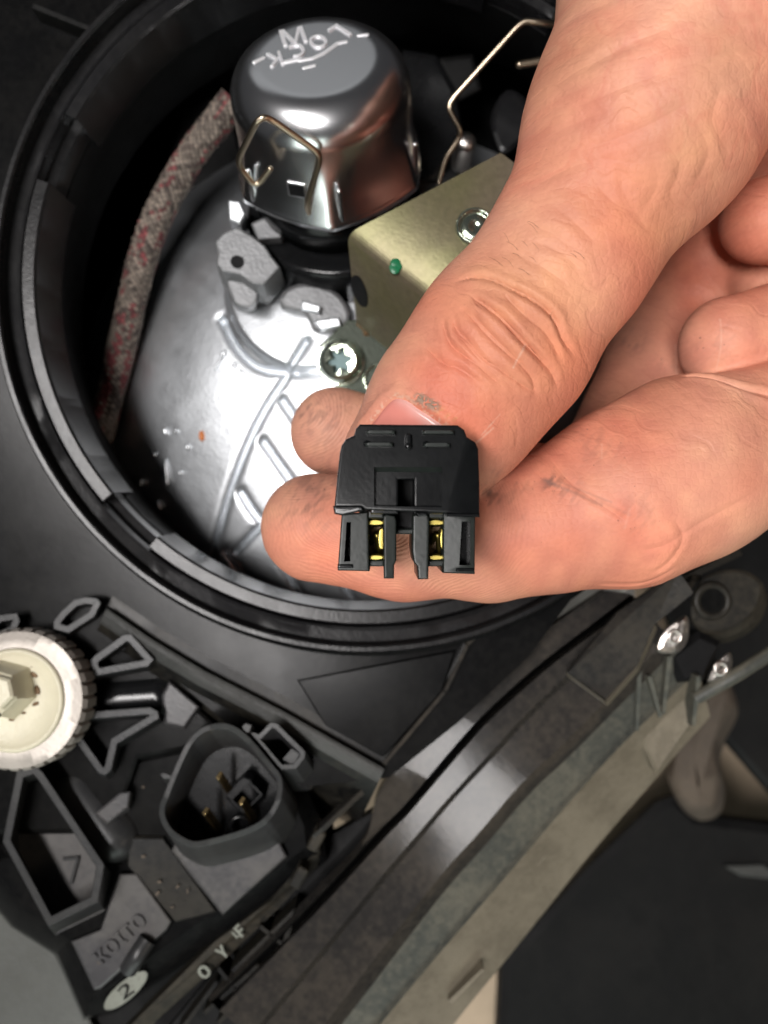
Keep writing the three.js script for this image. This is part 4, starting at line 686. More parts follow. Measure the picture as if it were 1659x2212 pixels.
// ---------------------------------------------------------------- the held plug
const plug = thing('plug', 'black two terminal plug pinched between thumb and index finger', 'plug');
{
  const yF = 0.0480, yB = 0.0440, yE = 0.0330;
  // upper body as layered plates
  const outline = ZP([[450, 145], [1250, 152], [1305, 190], [1325, 248], [1395, 292], [1420, 350], [1428, 600], [1432, 905], [1150, 872], [500, 845], [460, 818], [240, 818], [285, 380], [300, 318], [335, 268], [402, 236], [418, 180]]);
  const rec = ZP([[545, 470], [1140, 470], [1140, 862], [545, 850]]);
  // frame of the body: outline with the recess left open
  const shp = (o, holes, y0, y1, bev = 0.0003) => {
    const w = (p) => p.map(([u, v]) => { const q = P(u, v, y0); return new THREE.Vector2(q.x, -q.z); });
    const s = new THREE.Shape(w(o)); for (const h of holes) s.holes.push(new THREE.Path(w(h)));
    return toCreasedNormals(new THREE.ExtrudeGeometry(s, { depth: y0 - y1 - 2 * bev, bevelEnabled: true, bevelSize: bev, bevelThickness: bev, bevelOffset: -bev, bevelSegments: 3 }).rotateX(-Math.PI / 2).translate(0, y1 + bev, 0), 0.5);
  };
  obj('hood', shp(outline, [ZP([[545, 475], [1140, 475], [1140, 846], [545, 836]])], yF, 0.0395), M.plug, plug);
  obj('recess_lip', slab(ZP([[545, 478], [1140, 478], [1125, 540], [560, 535]]).map(([u, v], i) => [u, v, i < 2 ? yF - 0.0001 : yF - 0.0011]), 0.0015), M.plugGreen, plug);
  obj('recess_block', shp(ZP([[538, 470], [1148, 470], [1148, 880], [890, 880], [890, 600], [765, 600], [765, 880], [538, 880]]), [], yF - 0.0011, 0.040), M.plug, plug);
  obj('deep_slot', shp(ZP([[720, 590], [930, 590], [900, 1045], [745, 1045]]), [], yF - 0.0065, 0.036), M.inner, plug);
  // bars and post on the top edge
  for (const q of [[[500, 192], [738, 192], [738, 226], [500, 226]], [[960, 192], [1220, 192], [1220, 226], [960, 226]], [[492, 292], [720, 292], [720, 326], [492, 326]], [[970, 300], [1188, 300], [1188, 328], [970, 328]]]) obj('grip_bar', shp(ZP(q), [], yF + 0.0011, yF - 0.001, 0.0004), M.plugGreen, plug);
  obj('post', shp(smoothLoop(ZP([[825, 225], [865, 225], [868, 330], [845, 352], [822, 330]]), 24), [], yF + 0.0007, yF - 0.001, 0.0003), M.plug, plug);
  for (const q of [[845, 325], [505, 305], [988, 312]]) { const [p] = ZP([q]), w = P(p[0], p[1], yF + 0.0006); obj('moulding_pip', new THREE.SphereGeometry(0.0004, 12, 8).scale(1, 0.6, 1).translate(w.x, w.y, w.z), M.plug, plug); }
  obj('front_lip', [shp(ZP([[228, 812], [470, 812], [478, 852], [300, 892], [240, 880]]), [], yF + 0.0005, yF - 0.003, 0.0004), shp(ZP([[905, 865], [1000, 860], [1000, 895], [920, 902]]), [], yF + 0.0003, yF - 0.003, 0.0003), shp(ZP([[1160, 872], [1432, 872], [1434, 908], [1160, 900]]), [], yF + 0.0003, yF - 0.003, 0.0003)], M.plug, plug);
  // lower terminal blocks
  obj('terminal_block', shp(ZP([[300, 880], [518, 862], [528, 1348], [268, 1342]]), [ZP([[322, 925], [398, 925], [392, 1285], [300, 1290]])], yB + 0.0008, yE), M.plugGreen, plug);
  obj('terminal_block', shp(ZP([[1130, 868], [1395, 885], [1390, 1372], [1128, 1362]]), [ZP([[1262, 920], [1375, 920], [1372, 1318], [1240, 1318]])], yB + 0.0008, yE), M.plugGreen, plug);
  for (const q of [[[322, 925], [398, 925], [392, 1285], [300, 1290]], [[1262, 920], [1375, 920], [1372, 1318], [1240, 1318]]]) obj('pocket_floor', shp(inset(ZP(q), -2), [], yB - 0.0028, yE, 0.0001), M.gloss, plug);
  obj('pocket_edge', [shp(ZP([[268, 1290], [395, 1288], [398, 1320], [266, 1322]]), [], yB + 0.0011, yB - 0.001, 0.0003), shp(ZP([[1235, 1320], [1388, 1318], [1388, 1350], [1232, 1352]]), [], yB + 0.0010, yB - 0.001, 0.0003)], M.plug, plug);
  obj('prong', shp(ZP([[640, 895], [665, 880], [735, 895], [748, 930], [748, 1260], [730, 1300], [730, 1408], [645, 1408]]), [], yB + 0.0014, yE), M.plugGreen, plug);
  obj('prong', shp(ZP([[882, 890], [920, 880], [1010, 890], [1018, 930], [1010, 1412], [925, 1415], [920, 1310], [890, 1275], [878, 1180]]), [], yB + 0.0014, yE), M.plugGreen, plug);
  obj('bridge', shp(ZP([[740, 1000], [888, 1000], [884, 1045], [748, 1045]]), [], yB - 0.0008, yE), M.plugGreen, plug);
  for (const [x0, x1] of [[515, 645], [1010, 1135]]) {
    obj('slot_sill', shp(ZP([[x0, 1255], [x1, 1255], [x1, 1308], [x0, 1308]]), [], yB - 0.0004, yE), M.plugGreen, plug);
    obj('slot_head', shp(ZP([[x0, 850], [x1, 850], [x1, 915], [x0, 915]]), [], yB + 0.0004, yE), M.plugGreen, plug);
    obj('slot_back', shp(ZP([[x0 - 6, 880], [x1 + 6, 880], [x1 + 6, 1300], [x0 - 6, 1300]]), [], yB - 0.0050, yE, 0.0001), M.brown, plug);
    const sh = x0 === 515 ? 0.62 : 0.72, cu = x0 + (x1 - x0) * 0.46;
    // terminal: a squeezed tube of brass with rolled ends and a contact tongue
    const term = obj('terminal', [
      shp(smoothLoop(ZP([[x0 + 2, 940], [cu - 25, 925], [cu + 25, 925], [x1 - 6, 940], [x1 - 6, 962], [cu, 972], [x0 + 2, 962]]), 30), [], yB - 0.0006, yB - 0.0040, 0.0002),
      shp(smoothLoop(ZP([[x0 + 6, 1222], [cu, 1212], [x1 - 8, 1222], [x1 - 8, 1246], [cu, 1258], [x0 + 6, 1246]]), 30), [], yB - 0.0006, yB - 0.0040, 0.0002)], M.brass, plug);
    obj('contact_tongue', shp(smoothLoop(ZP([[x0 + (x1 - x0) * sh, 1060], [x0 + (x1 - x0) * (sh + 0.12), 1000], [x1 - 4, 992], [x1 + 2, 1080], [x1 - 4, 1170], [x0 + (x1 - x0) * (sh + 0.1), 1165], [x0 + (x1 - x0) * sh, 1110]]), 36), [], yB - 0.0010, yB - 0.0045, 0.0003), M.brass, term);
    const [q0, q1] = ZP([[x0 + 20, 1110], [x0 + 70, 1050]]); obj('contact_spring', tube([P(q0[0], q0[1], yB - 0.0042), P(q1[0], q1[1], yB - 0.0030), P(q1[0] + 6, q1[1] + 40, yB - 0.0042)], 0.0004, 20, 8), M.brass, term);
  }
  // rear of the plug that the fingers hold
  obj('rear_body', shp(ZP([[440, 560], [1230, 560], [1230, 985], [440, 985]]), [], 0.0398, 0.024, 0.0006), M.plug, plug);
}

// ---------------------------------------------------------------- the hand
{
  const J = (u, v, y, r) => ({ p: P(u, v, y), r: mm(r, y) });
  const chain = (...j) => j.slice(1).map((b, i) => [j[i], b]);
  const thumb = chain(J(888, 1000, 0.0275, 150), J(985, 872, 0.0290, 172), J(1085, 742, 0.0300, 184), J(1225, 556, 0.0318, 172), J(1392, 262, 0.0335, 242), J(1560, -80, 0.034, 330), J(1800, -520, 0.030, 380), J(2150, -1150, 0.02, 420));
  const index = chain(J(682, 1140, 0.0175, 118), J(870, 1160, 0.0190, 128), J(1060, 1160, 0.0200, 130), J(1200, 1128, 0.0205, 142), J(1345, 1078, 0.0200, 186), J(1480, 1012, 0.0195, 190), J(1660, 955, 0.0180, 160), J(1900, 860, 0.010, 200));
  const middle = chain(J(725, 934, 0.006, 97), J(950, 1000, 0.004, 104), J(1180, 1080, 0.001, 108), J(1300, 1040, -0.004, 114), J(1445, 770, -0.010, 124), J(1580, 560, -0.011, 136), J(1800, 480, -0.008, 180));
  const bulgeB = chain(J(1572, 745, 0.014, 104), J(1820, 715, 0.010, 150));
  const bulgeA = chain(J(1650, 478, 0.014, 92), J(1900, 440, 0.012, 160));
  const wedge = chain(J(1645, 610, 0.004, 62), J(1820, 600, 0.008, 90));
  const palm = [...chain(J(1520, 552, -0.004, 92), J(1720, 560, -0.002, 130)), ...chain(J(1500, 640, -0.014, 112), J(1800, 520, -0.002, 230), J(1850, 100, 0.008, 330), J(1850, -480, 0.024, 340)), ...chain(J(1800, 520, -0.002, 230), J(1900, 860, 0.004, 220))];
  const groups = [[thumb, 0.004], [index, 0.0035], [middle, 0.003], [bulgeB, 0.002], [bulgeA, 0.002], [wedge, 0.002], [palm, 0.006]];
  const flat = (bones) => bones.map(([a, b]) => { const d = b.p.clone().sub(a.p); return [a.p.x, a.p.y, a.p.z, d.x, d.y, d.z, 1 / d.lengthSq(), a.r, b.r - a.r]; });
  const G = groups.map(([bones, k]) => ({ n: bones.length, f: new Float64Array(flat(bones).flat()), k }));
  const smin = (a, b, k) => { const h = k - Math.abs(a - b); return (a < b ? a : b) - (h > 0 ? h * h / k * 0.25 : 0); };
  const grp = (x, y, z, g) => {
    let d = 1; const f = g.f;
    for (let q = 0, o = 0; q < g.n; q++, o += 9) {
      const ax = x - f[o], ay = y - f[o + 1], az = z - f[o + 2]; let t = (ax * f[o + 3] + ay * f[o + 4] + az * f[o + 5]) * f[o + 6]; t = t < 0 ? 0 : t > 1 ? 1 : t;
      const ex = ax - f[o + 3] * t, ey = ay - f[o + 4] * t, ez = az - f[o + 5] * t;
      d = smin(d, Math.sqrt(ex * ex + ey * ey + ez * ez) - (f[o + 7] + f[o + 8] * t * (0.6 + 0.4 * t * (3 - 2 * t))), g.k);
    }
    return d;
  };
  const all = G.map((g) => ({ ...g }));
  const nearOnly = (x, y, z, reach) => { // bones that can matter around a point
    for (let q = 0; q < G.length; q++) {
      const f = all[q].f; let n = 0; const o2 = new Float64Array(f.length);
      for (let b = 0; b < all[q].n; b++) { const one = { n: 1, f: f.subarray(b * 9, b * 9 + 9), k: 1e-6 }; if (grp(x, y, z, one) < reach) { o2.set(one.f, n * 9); n++; } }
      G[q].f = o2; G[q].n = n;
    }
  };
  const everything = () => { for (let q = 0; q < G.length; q++) { G[q].f = all[q].f; G[q].n = all[q].n; } };
  function sdf(x, y, z) {
    let d = smin(grp(x, y, z, G[6]), grp(x, y, z, G[2]), 0.003);
    d = smin(d, grp(x, y, z, G[5]), 0.0015); d = smin(d, grp(x, y, z, G[4]), 0.0012); d = smin(d, grp(x, y, z, G[3]), 0.0012); d = smin(d, grp(x, y, z, G[1]), 0.0010);
    return smin(d, grp(x, y, z, G[0]), 0.0012);
  }
  const eye = camera.position;
  const onHand = (u, v) => { const dir = P(u, v, 0).sub(eye).normalize(); let s = 0.06; for (let i = 0; i < 90; i++) { const q = eye.clone().addScaledVector(dir, s), d = sdf(q.x, q.y, q.z); if (d < 0.00004 || s > 0.2) break; s += d * 0.85; } return eye.clone().addScaledVector(dir, s); };
  // ---- creases: drawn over the knuckle, joints and folds
  const cr = (pts, depth, width) => ({ line: new THREE.CatmullRomCurve3(pts.map(([u, v]) => onHand(u, v)), false, 'centripetal').getPoints(28), depth, width });
  const creases = [
    cr(ZT([[1140, 545], [1230, 600], [1330, 680], [1450, 790], [1560, 900], [1659, 1000], [1760, 1110]]), 0.00050, 0.00032),
    cr(ZT([[1030, 615], [1150, 720], [1210, 790], [1290, 880], [1420, 1000], [1560, 1110]]), 0.00030, 0.00030),
    cr(ZT([[920, 730], [945, 850], [990, 950], [1130, 1060], [1300, 1200], [1450, 1330]]), 0.00038, 0.00030),
    cr(ZT([[1000, 710], [1040, 830], [1130, 920], [1240, 1050], [1400, 1160], [1560, 1270], [1690, 1350]]), 0.00036, 0.00030),
    cr(ZT([[760, 950], [850, 1030], [930, 1100], [1050, 1140], [1260, 1290]]), 0.00030, 0.00030),
    cr(ZT([[1000, 440], [1150, 398], [1300, 410], [1450, 470], [1659, 575], [1800, 690], [1900, 850]]), 0.00038, 0.00034),
    cr(ZT([[1400, 490], [1480, 600], [1600, 720], [1740, 830], [1830, 960], [1880, 1080]]), 0.00026, 0.0003),
    cr(Z4([[250, 310], [400, 380], [520, 480], [560, 580], [640, 700]]), 0.00034, 0.00034),
    cr(Z4([[100, 370], [240, 470], [350, 600], [440, 690], [500, 760], [540, 860]]), 0.00040, 0.00034),
    cr(Z4([[60, 430], [180, 560], [300, 680], [400, 800], [420, 900]]), 0.0003, 0.0003),
    cr(Z4([[0, 560], [120, 700], [240, 800], [330, 880]]), 0.00024, 0.0003),
    cr([[1470, 812], [1530, 816], [1600, 838], [1680, 858]], 0.0006, 0.0005),
    cr([[1180, 985], [1230, 1040], [1300, 1090], [1360, 1130]], 0.00022, 0.0004),
    cr([[1455, 1120], [1475, 1160], [1450, 1210], [1410, 1240]], 0.00018, 0.0004),
    cr([[1290, 1262], [1380, 1262], [1460, 1225]], 0.00016, 0.0004),
    cr([[1380, 1190], [1430, 1180], [1530, 1120], [1650, 1050]], 0.00014, 0.0004),
    cr([[1250, 330], [1330, 300], [1420, 260], [1500, 215]], 0.00018, 0.0006), cr([[1230, 240], [1320, 200], [1420, 160], [1520, 130]], 0.00016, 0.0006), cr([[1260, 150], [1350, 100], [1450, 60]], 0.00016, 0.0006),
    ...[[[1210, 60], [1280, 20], [1360, -10]], [[1195, 190], [1290, 130], [1400, 90]], [[1180, 300], [1280, 250], [1380, 215]], [[1160, 400], [1240, 360], [1330, 340]], [[1290, 400], [1330, 440], [1380, 460]], [[1340, 350], [1350, 420], [1400, 500]], [[1410, 330], [1420, 400], [1380, 470]], [[1500, 260], [1530, 330], [1500, 400]], [[1480, 90], [1560, 60], [1640, 50]], [[1490, 160], [1570, 120], [1650, 110]], [[1130, 480], [1200, 510], [1260, 560]], [[1150, 520], [1210, 545], [1260, 590]], [[1090, 540], [1160, 570], [1230, 620]], [[1190, 440], [1240, 480], [1290, 530]]].map((q) => cr(q, 0.00012, 0.0005)),
    cr([[1430, 300], [1470, 360], [1450, 420], [1500, 470]], 0.00016, 0.0006), cr([[1560, 180], [1540, 260], [1580, 340]], 0.00014, 0.0006),
  ];
  const creaseSegs = creases.flatMap((c) => c.line.slice(1).map((B, m) => { const A = c.line[m], dx = B.x - A.x, dz = B.z - A.z; return [A.x, A.z, dx, dz, 1 / (dx * dx + dz * dz + 1e-14), c.depth / 0.0004 * sstep(-0.5, 4, Math.min(m, c.line.length - 2 - m))]; }));
  // ---- mesh the field: dual grid on blocks near the surface
  const hC = 0.00044, N = 8, lo = [-0.034, -0.022, -0.135], hi = [0.108, 0.062, 0.032], Bn = lo.map((a, i) => Math.ceil((hi[i] - a) / (hC * N)));
  const ids = new Map(), pos = [], idx = [], cellKey = (i, j, k) => (i * 4096 + j) * 4096 + k;
  const S = N + 2, val = new Float32Array(S * S * S), cells = [];
  for (let bi = 0; bi < Bn[0]; bi++) for (let bj = 0; bj < Bn[1]; bj++) for (let bk = 0; bk < Bn[2]; bk++) {
    everything();
    const cx = lo[0] + (bi + 0.5) * N * hC, cy = lo[1] + (bj + 0.5) * N * hC, cz = lo[2] + (bk + 0.5) * N * hC;
    if (Math.abs(sdf(cx, cy, cz)) > hC * N * 0.92) continue;
    nearOnly(cx, cy, cz, 0.0155);
    for (let i = 0; i < S; i++) for (let j = 0; j < S; j++) for (let k = 0; k < S; k++) val[(i * S + j) * S + k] = sdf(lo[0] + (bi * N + i) * hC, lo[1] + (bj * N + j) * hC, lo[2] + (bk * N + k) * hC);
    for (let i = 0; i <= N; i++) for (let j = 0; j <= N; j++) for (let k = 0; k <= N; k++) {
      const own = i < N && j < N && k < N, key = cellKey(bi * N + i, bj * N + j, bk * N + k);
      const c = [], at = (a, b, d) => val[((i + a) * S + j + b) * S + k + d];
      let neg = 0; for (let q = 0; q < 8; q++) { const v = at(q >> 2, (q >> 1) & 1, q & 1); c.push(v); if (v < 0) neg++; }
      if (neg === 0 || neg === 8) continue;
      if (!ids.has(key)) {
        let sx = 0, sy = 0, sz = 0, n = 0;
        for (let q = 0; q < 8; q++) for (const bit of [1, 2, 4]) if (!(q & bit)) { const a = c[q], b = c[q | bit]; if ((a < 0) !== (b < 0)) { const t = a / (a - b); sx += (q >> 2) + (bit === 4 ? t : 0); sy += ((q >> 1) & 1) + (bit === 2 ? t : 0); sz += (q & 1) + (bit === 1 ? t : 0); n++; } }
        ids.set(key, pos.length / 3); pos.push(lo[0] + (bi * N + i + sx / n) * hC, lo[1] + (bj * N + j + sy / n) * hC, lo[2] + (bk * N + k + sz / n) * hC);
      }
      if (own) cells.push(bi * N + i, bj * N + j, bk * N + k, c[0], c[4], c[2], c[1]);
    }
  }
  everything();
  for (let q = 0; q < cells.length; q += 7) {
    const i = cells[q], j = cells[q + 1], k = cells[q + 2], a = cells[q + 3];
    const face = (b, A, Bq, Cq) => { if ((a < 0) === (b < 0)) return; const v = [A, Bq, Cq].map((o) => ids.get(cellKey(i + o[0], j + o[1], k + o[2]))), z = ids.get(cellKey(i, j, k)); if (v.some((w) => w === undefined)) return; const [p, r, s] = v; if (a < 0) idx.push(z, p, r, z, r, s); else idx.push(z, r, p, z, s, r); };
    face(cells[q + 4], [0, -1, 0], [0, -1, -1], [0, 0, -1]);
    face(cells[q + 5], [0, 0, -1], [-1, 0, -1], [-1, 0, 0]);
    face(cells[q + 6], [-1, 0, 0], [-1, -1, 0], [0, -1, 0]);
  }
  const g = new THREE.BufferGeometry(); g.setAttribute('position', new THREE.Float32BufferAttribute(pos, 3)); g.setIndex(idx); g.computeVertexNormals();
  { // which way round
    const p = g.attributes.position, n = g.attributes.normal; let s = 0; for (let i = 0; i < p.count; i += 997) { const e = 0.0005, x = p.getX(i), y = p.getY(i), z = p.getZ(i); s += Math.sign(sdf(x + n.getX(i) * e, y + n.getY(i) * e, z + n.getZ(i) * e)); }
    if (s < 0) { for (let i = 0; i < idx.length; i += 3) { const t = idx[i]; idx[i] = idx[i + 1]; idx[i + 1] = t; } g.setIndex(idx); g.computeVertexNormals(); }
  }
  // ---- nail bed outline and relief
  const nailPix = [[790, 925], [806, 905], [832, 872], [853, 856], [876, 860], [905, 880], [935, 900], [966, 925], [985, 990], [940, 1060], [860, 1080], [800, 1010]];
  const nailLoop = smoothLoop(nailPix, 80).map(([u, v]) => { const q = onHand(u, Math.min(v, 1035)); return [q.x, q.z]; });
  const inNail = (x, z) => { let s = false, dm = 1; for (let i = 0, j = nailLoop.length - 1; i < nailLoop.length; j = i++) { const [xi, zi] = nailLoop[i], [xj, zj] = nailLoop[j]; if ((zi > z) !== (zj > z) && x < (xj - xi) * (z - zi) / (zj - zi) + xi) s = !s; const dx = xj - xi, dz = zj - zi, t = clamp(((x - xi) * dx + (z - zi) * dz) / (dx * dx + dz * dz + 1e-12)); dm = Math.min(dm, hyp(x - xi - dx * t, z - zi - dz * t)); } return s ? -dm : dm; };
  {
    const p = g.attributes.position, n = g.attributes.normal;
    for (let i = 0; i < p.count; i++) {
      const x = p.getX(i), y = p.getY(i), z = p.getZ(i); let d = 0;
      if (y > 0.006) for (const c of creases) {
        const m = c.line[14]; if (Math.abs(x - m.x) > 0.02 || Math.abs(z - m.z) > 0.02) continue;
        let best = 1, bt = 0; for (let k = 0; k < c.line.length; k++) { const q = c.line[k], e = (x - q.x) ** 2 + (y - q.y) ** 2 + (z - q.z) ** 2; if (e < best) { best = e; bt = k; } }
        best = Math.sqrt(best); if (best > c.width * 6) continue;
        const fade = sstep(0, 5, bt + 0.5) * sstep(0, 5, c.line.length - 0.5 - bt), wob = 0.7 + 0.6 * noise(x * 900, y * 900, z * 900);
        d += fade * c.depth * (-wob * Math.exp(-((best / c.width) ** 2)) + 0.42 * Math.exp(-(((best - c.width * 2.6) / (c.width * 1.7)) ** 2)));
      }
      d += 0.00018 * (fbm(x * 260, y * 260, z * 260, 3) - 0.5) + 0.0005 * (fbm(x * 70, y * 70, z * 70 + 5, 2) - 0.5);
      if (y > 0.02 && x < 0.02 && z < 0.0 && z > -0.03) { const e = inNail(x, z); if (e < 0.0025) d += e < 0 ? -0.0003 * sstep(0, -0.0008, e) : 0.00042 * Math.exp(-(((e - 0.0007) / 0.0006) ** 2)); }
      p.setXYZ(i, x + n.getX(i) * d, y + n.getY(i) * d, z + n.getZ(i) * d);
    }
    g.computeVertexNormals();
  }
  // ---- skin: one sheet of colour and one of relief over the hand, looked up by place on the hand
  const X0 = -0.034, Z0 = -0.082, SP = 0.108, T = 1408;
  { const p = g.attributes.position, uv = new Float32Array(p.count * 2); for (let i = 0; i < p.count; i++) { uv[i * 2] = clamp((p.getX(i) - X0) / SP, 0.001, 0.999); uv[i * 2 + 1] = clamp((p.getZ(i) - Z0) / SP, 0.001, 0.999); } g.setAttribute('uv', new THREE.BufferAttribute(uv, 2)); }
  const spot = (u, v, r, w, c) => { const q = onHand(u, v); return [q.x, q.z, mm(r, q.y), w, c]; };
  const pink = [0.57, 0.205, 0.135], pale = [0.60, 0.315, 0.22], tan = [0.55, 0.27, 0.135], red = [0.57, 0.165, 0.10], smoke = [0.33, 0.19, 0.14];
  const spots = [
    spot(905, 830, 90, 0.75, red), spot(1010, 930, 110, 0.75, red), spot(960, 850, 110, 0.55, red), spot(870, 840, 60, 0.4, pale), spot(1180, 640, 160, 0.4, tan), spot(1080, 620, 120, 0.35, tan), spot(1130, 800, 120, 0.3, tan),
    spot(700, 1150, 150, 0.35, pink), spot(900, 1180, 160, 0.4, pale), spot(1120, 1110, 150, 0.55, pink), spot(1330, 1060, 150, 0.35, pale), spot(1250, 1130, 120, 0.4, pink), spot(1560, 760, 110, 0.45, pale), spot(1470, 760, 60, 0.4, pink),
    spot(700, 930, 130, 0.55, [0.46, 0.205, 0.15]), spot(680, 1060, 60, 0.5, smoke), spot(640, 1080, 60, 0.25, smoke), spot(1060, 1040, 40, 0.55, smoke), spot(1330, 330, 130, 0.55, red), spot(1450, 200, 140, 0.5, pink), spot(1300, 480, 90, 0.35, red), spot(1500, 330, 110, 0.4, tan), spot(1220, 130, 90, 0.35, tan), spot(700, 1180, 90, 0.5, red), spot(1110, 1200, 130, 0.4, red), spot(1400, 1020, 90, 0.4, pink), spot(1620, 760, 70, 0.4, pink), spot(1350, 1105, 40, 0.6, red), spot(1365, 1150, 40, 0.4, red), spot(1560, 120, 120, 0.35, [0.40, 0.20, 0.12]), spot(1420, 480, 100, 0.4, tan), spot(1250, 450, 110, 0.25, tan), spot(1360, 730, 90, 0.35, [0.48, 0.27, 0.19]),
  ];
  const specks = []; const addSpecks = (u, v, sp, n, r) => { for (let i = 0; i < n; i++) { const q = onHand(u + (rnd() + rnd() - 1) * sp, v + (rnd() + rnd() - 1) * sp); specks.push([q.x, q.z, r * (0.4 + 1.2 * rnd() * rnd()) * 1e-3, 0.25 + 0.5 * rnd()]); } };
  addSpecks(1190, 1045, 46, 9, 0.24); addSpecks(1320, 960, 80, 10, 0.14); addSpecks(1045, 1065, 30, 8, 0.3); addSpecks(690, 1065, 80, 14, 0.16); addSpecks(640, 885, 16, 5, 0.3); addSpecks(690, 890, 60, 10, 0.12); addSpecks(1530, 735, 60, 7, 0.14); addSpecks(1380, 1110, 80, 10, 0.14); addSpecks(1100, 1170, 180, 18, 0.1); addSpecks(900, 1190, 160, 14, 0.1); addSpecks(1160, 545, 260, 22, 0.08); addSpecks(1000, 830, 120, 10, 0.1);
  // grime rubbed into the ridges: place, radius, strength
  const smudges = [[690, 1062, 90, 0.32], [645, 1085, 60, 0.22], [1052, 1062, 34, 0.6], [1190, 1044, 20, 0.8], [1225, 1058, 40, 0.3], [1105, 1060, 70, 0.25], [700, 900, 70, 0.3], [655, 890, 30, 0.5], [1365, 735, 26, 0.5], [1380, 1110, 60, 0.18], [1300, 965, 60, 0.22], [1540, 730, 40, 0.2], [912, 868, 30, 0.3]].map(([u, v, r, w]) => { const q = onHand(u, v); return [q.x, q.z, mm(r, q.y), w]; });
  const lines = []; const scratch = (a, b, w, k) => { const p = onHand(...a), q = onHand(...b); lines.push([p.x, p.z, q.x, q.z, w, k]); };
  scratch([1134, 745], [1108, 795], 0.00022, 1); scratch([1065, 925], [1020, 965], 0.0002, 1); scratch([1080, 895], [1040, 940], 0.00014, 0.7); scratch([890, 905], [860, 850], 0.00016, 0.8); scratch([1555, 690], [1548, 800], 0.00018, 0.8); scratch([1178, 1038], [1198, 1046], 0.0005, -1.2); scratch([1198, 1046], [1300, 1092], 0.00035, -0.7); scratch([1210, 1042], [1320, 1085], 0.00025, -0.5); scratch([1290, 1080], [1360, 1112], 0.0004, -0.35); scratch([1300, 960], [1300, 990], 0.00016, 0.6); scratch([1360, 1100], [1350, 1140], 0.0003, 0.3);
  const grit = (px) => { const q = onHand(...px); return [q.x, q.z]; }, gritC = [grit([915, 866]), grit([928, 872]), grit([940, 878]), grit([905, 860])], cut = [[968, 900], [955, 885], [945, 890], [985, 905]].map(grit);
  const nailA = onHand(853, 860), tipC = onHand(760, 1150), tipM = onHand(705, 925), idxEnd = onHand(1240, 1110);
  const cellular = (x, z, s) => { const X = x * s, Z = z * s, xi = Math.floor(X), zi = Math.floor(Z); let a = 9, b = 9; for (let i = -1; i < 2; i++) for (let j = -1; j < 2; j++) { const px = xi + i + 0.15 + 0.7 * hash3(xi + i, zi + j, 5), pz = zi + j + 0.15 + 0.7 * hash3(xi + i, zi + j, 11), d = hyp(px - X, pz - Z); if (d < a) { b = a; a = d; } else if (d < b) b = d; } return b - a; };
  const col = new Uint8Array(T * T * 4), bmp = new Uint8Array(T * T * 4);
  const TB = 32, NB = T / TB, used = new Uint8Array(NB * NB);
  { const uv = g.attributes.uv.array; for (let q = 0; q < uv.length; q += 2) used[Math.min(NB - 1, Math.floor(uv[q + 1] * NB)) * NB + Math.min(NB - 1, Math.floor(uv[q] * NB))] = 1; }
  const isUsed = (bi, bj) => { for (let a = -1; a < 2; a++) for (let b = -1; b < 2; b++) if (used[Math.min(NB - 1, Math.max(0, bj + a)) * NB + Math.min(NB - 1, Math.max(0, bi + b))]) return true; return false; };
  for (let bj = 0; bj < NB; bj++) for (let bi = 0; bi < NB; bi++) {
    if (!isUsed(bi, bj)) continue;
    const px = SP * TB / T, cx = X0 + (bi + 0.5) * px, cz = Z0 + (bj + 0.5) * px, near = (x, z, r) => hyp(x - cx, z - cz) < r + px * 0.75;
    const sp = spots.filter((q) => near(q[0], q[1], q[2] * 1.5)), sk = specks.filter((q) => near(q[0], q[1], q[2] * 1.6)), ln = lines.filter((q) => near((q[0] + q[2]) / 2, (q[1] + q[3]) / 2, hyp(q[2] - q[0], q[3] - q[1]) / 2 + 0.0004)), nail = near(nailA.x, nailA.z, 0.009), ck = creaseSegs.filter((q) => near(q[0], q[1], 0.0022)), sm = smudges.filter((q) => near(q[0], q[1], q[2] * 1.5));
    const third = cz + 0.2 * cx < -0.024;
    for (let j = bj * TB; j < bj * TB + TB; j++) for (let i = bi * TB; i < bi * TB + TB; i++) {
      const x = X0 + (i + 0.5) / T * SP, z = Z0 + (j + 0.5) / T * SP, o = (j * T + i) * 4;
      const n1 = fbm(x * 130, z * 130, 1, 3), n2 = noise(x * 500, z * 500, 4), n3 = noise(x * 2600, z * 2600, 8);
      let r = 0.60, gg = 0.250, b = 0.162; const k = 0.80 + 0.28 * n1 + 0.14 * n2, fl = fbm(x * 60, z * 60, 31, 3) - 0.5; gg *= 1 - 0.85 * fl; b *= 1 - 0.95 * fl;
      for (let q = 0; q < sp.length; q++) { const s = sp[q], d2 = ((x - s[0]) ** 2 + (z - s[1]) ** 2) / (s[2] * s[2]); if (d2 > 2.2) continue; const e = s[3] * Math.exp(-d2 * 1.6) * (0.55 + 0.9 * n1), c = s[4]; r += (c[0] - r) * e; gg += (c[1] - gg) * e; b += (c[2] - b) * e; }
      if (third) { // mottled network under the skin of the thumb's base
        const net = 1 - Math.abs(2 * fbm(x * 210 + 3 * n1, z * 210, 17, 2) - 1), nt = sstep(0.80, 0.97, net) * 0.12 * sstep(-0.026, -0.036, z + 0.2 * x) * sstep(0, 0.02, x);
        r *= 1 - 0.25 * nt; gg *= 1 - 0.75 * nt; b *= 1 - 0.7 * nt;
      }
      r *= k * (0.97 + 0.06 * n3); gg *= k * (0.96 + 0.08 * n3) * (0.97 + 0.06 * n2); b *= k * (0.96 + 0.08 * n3);
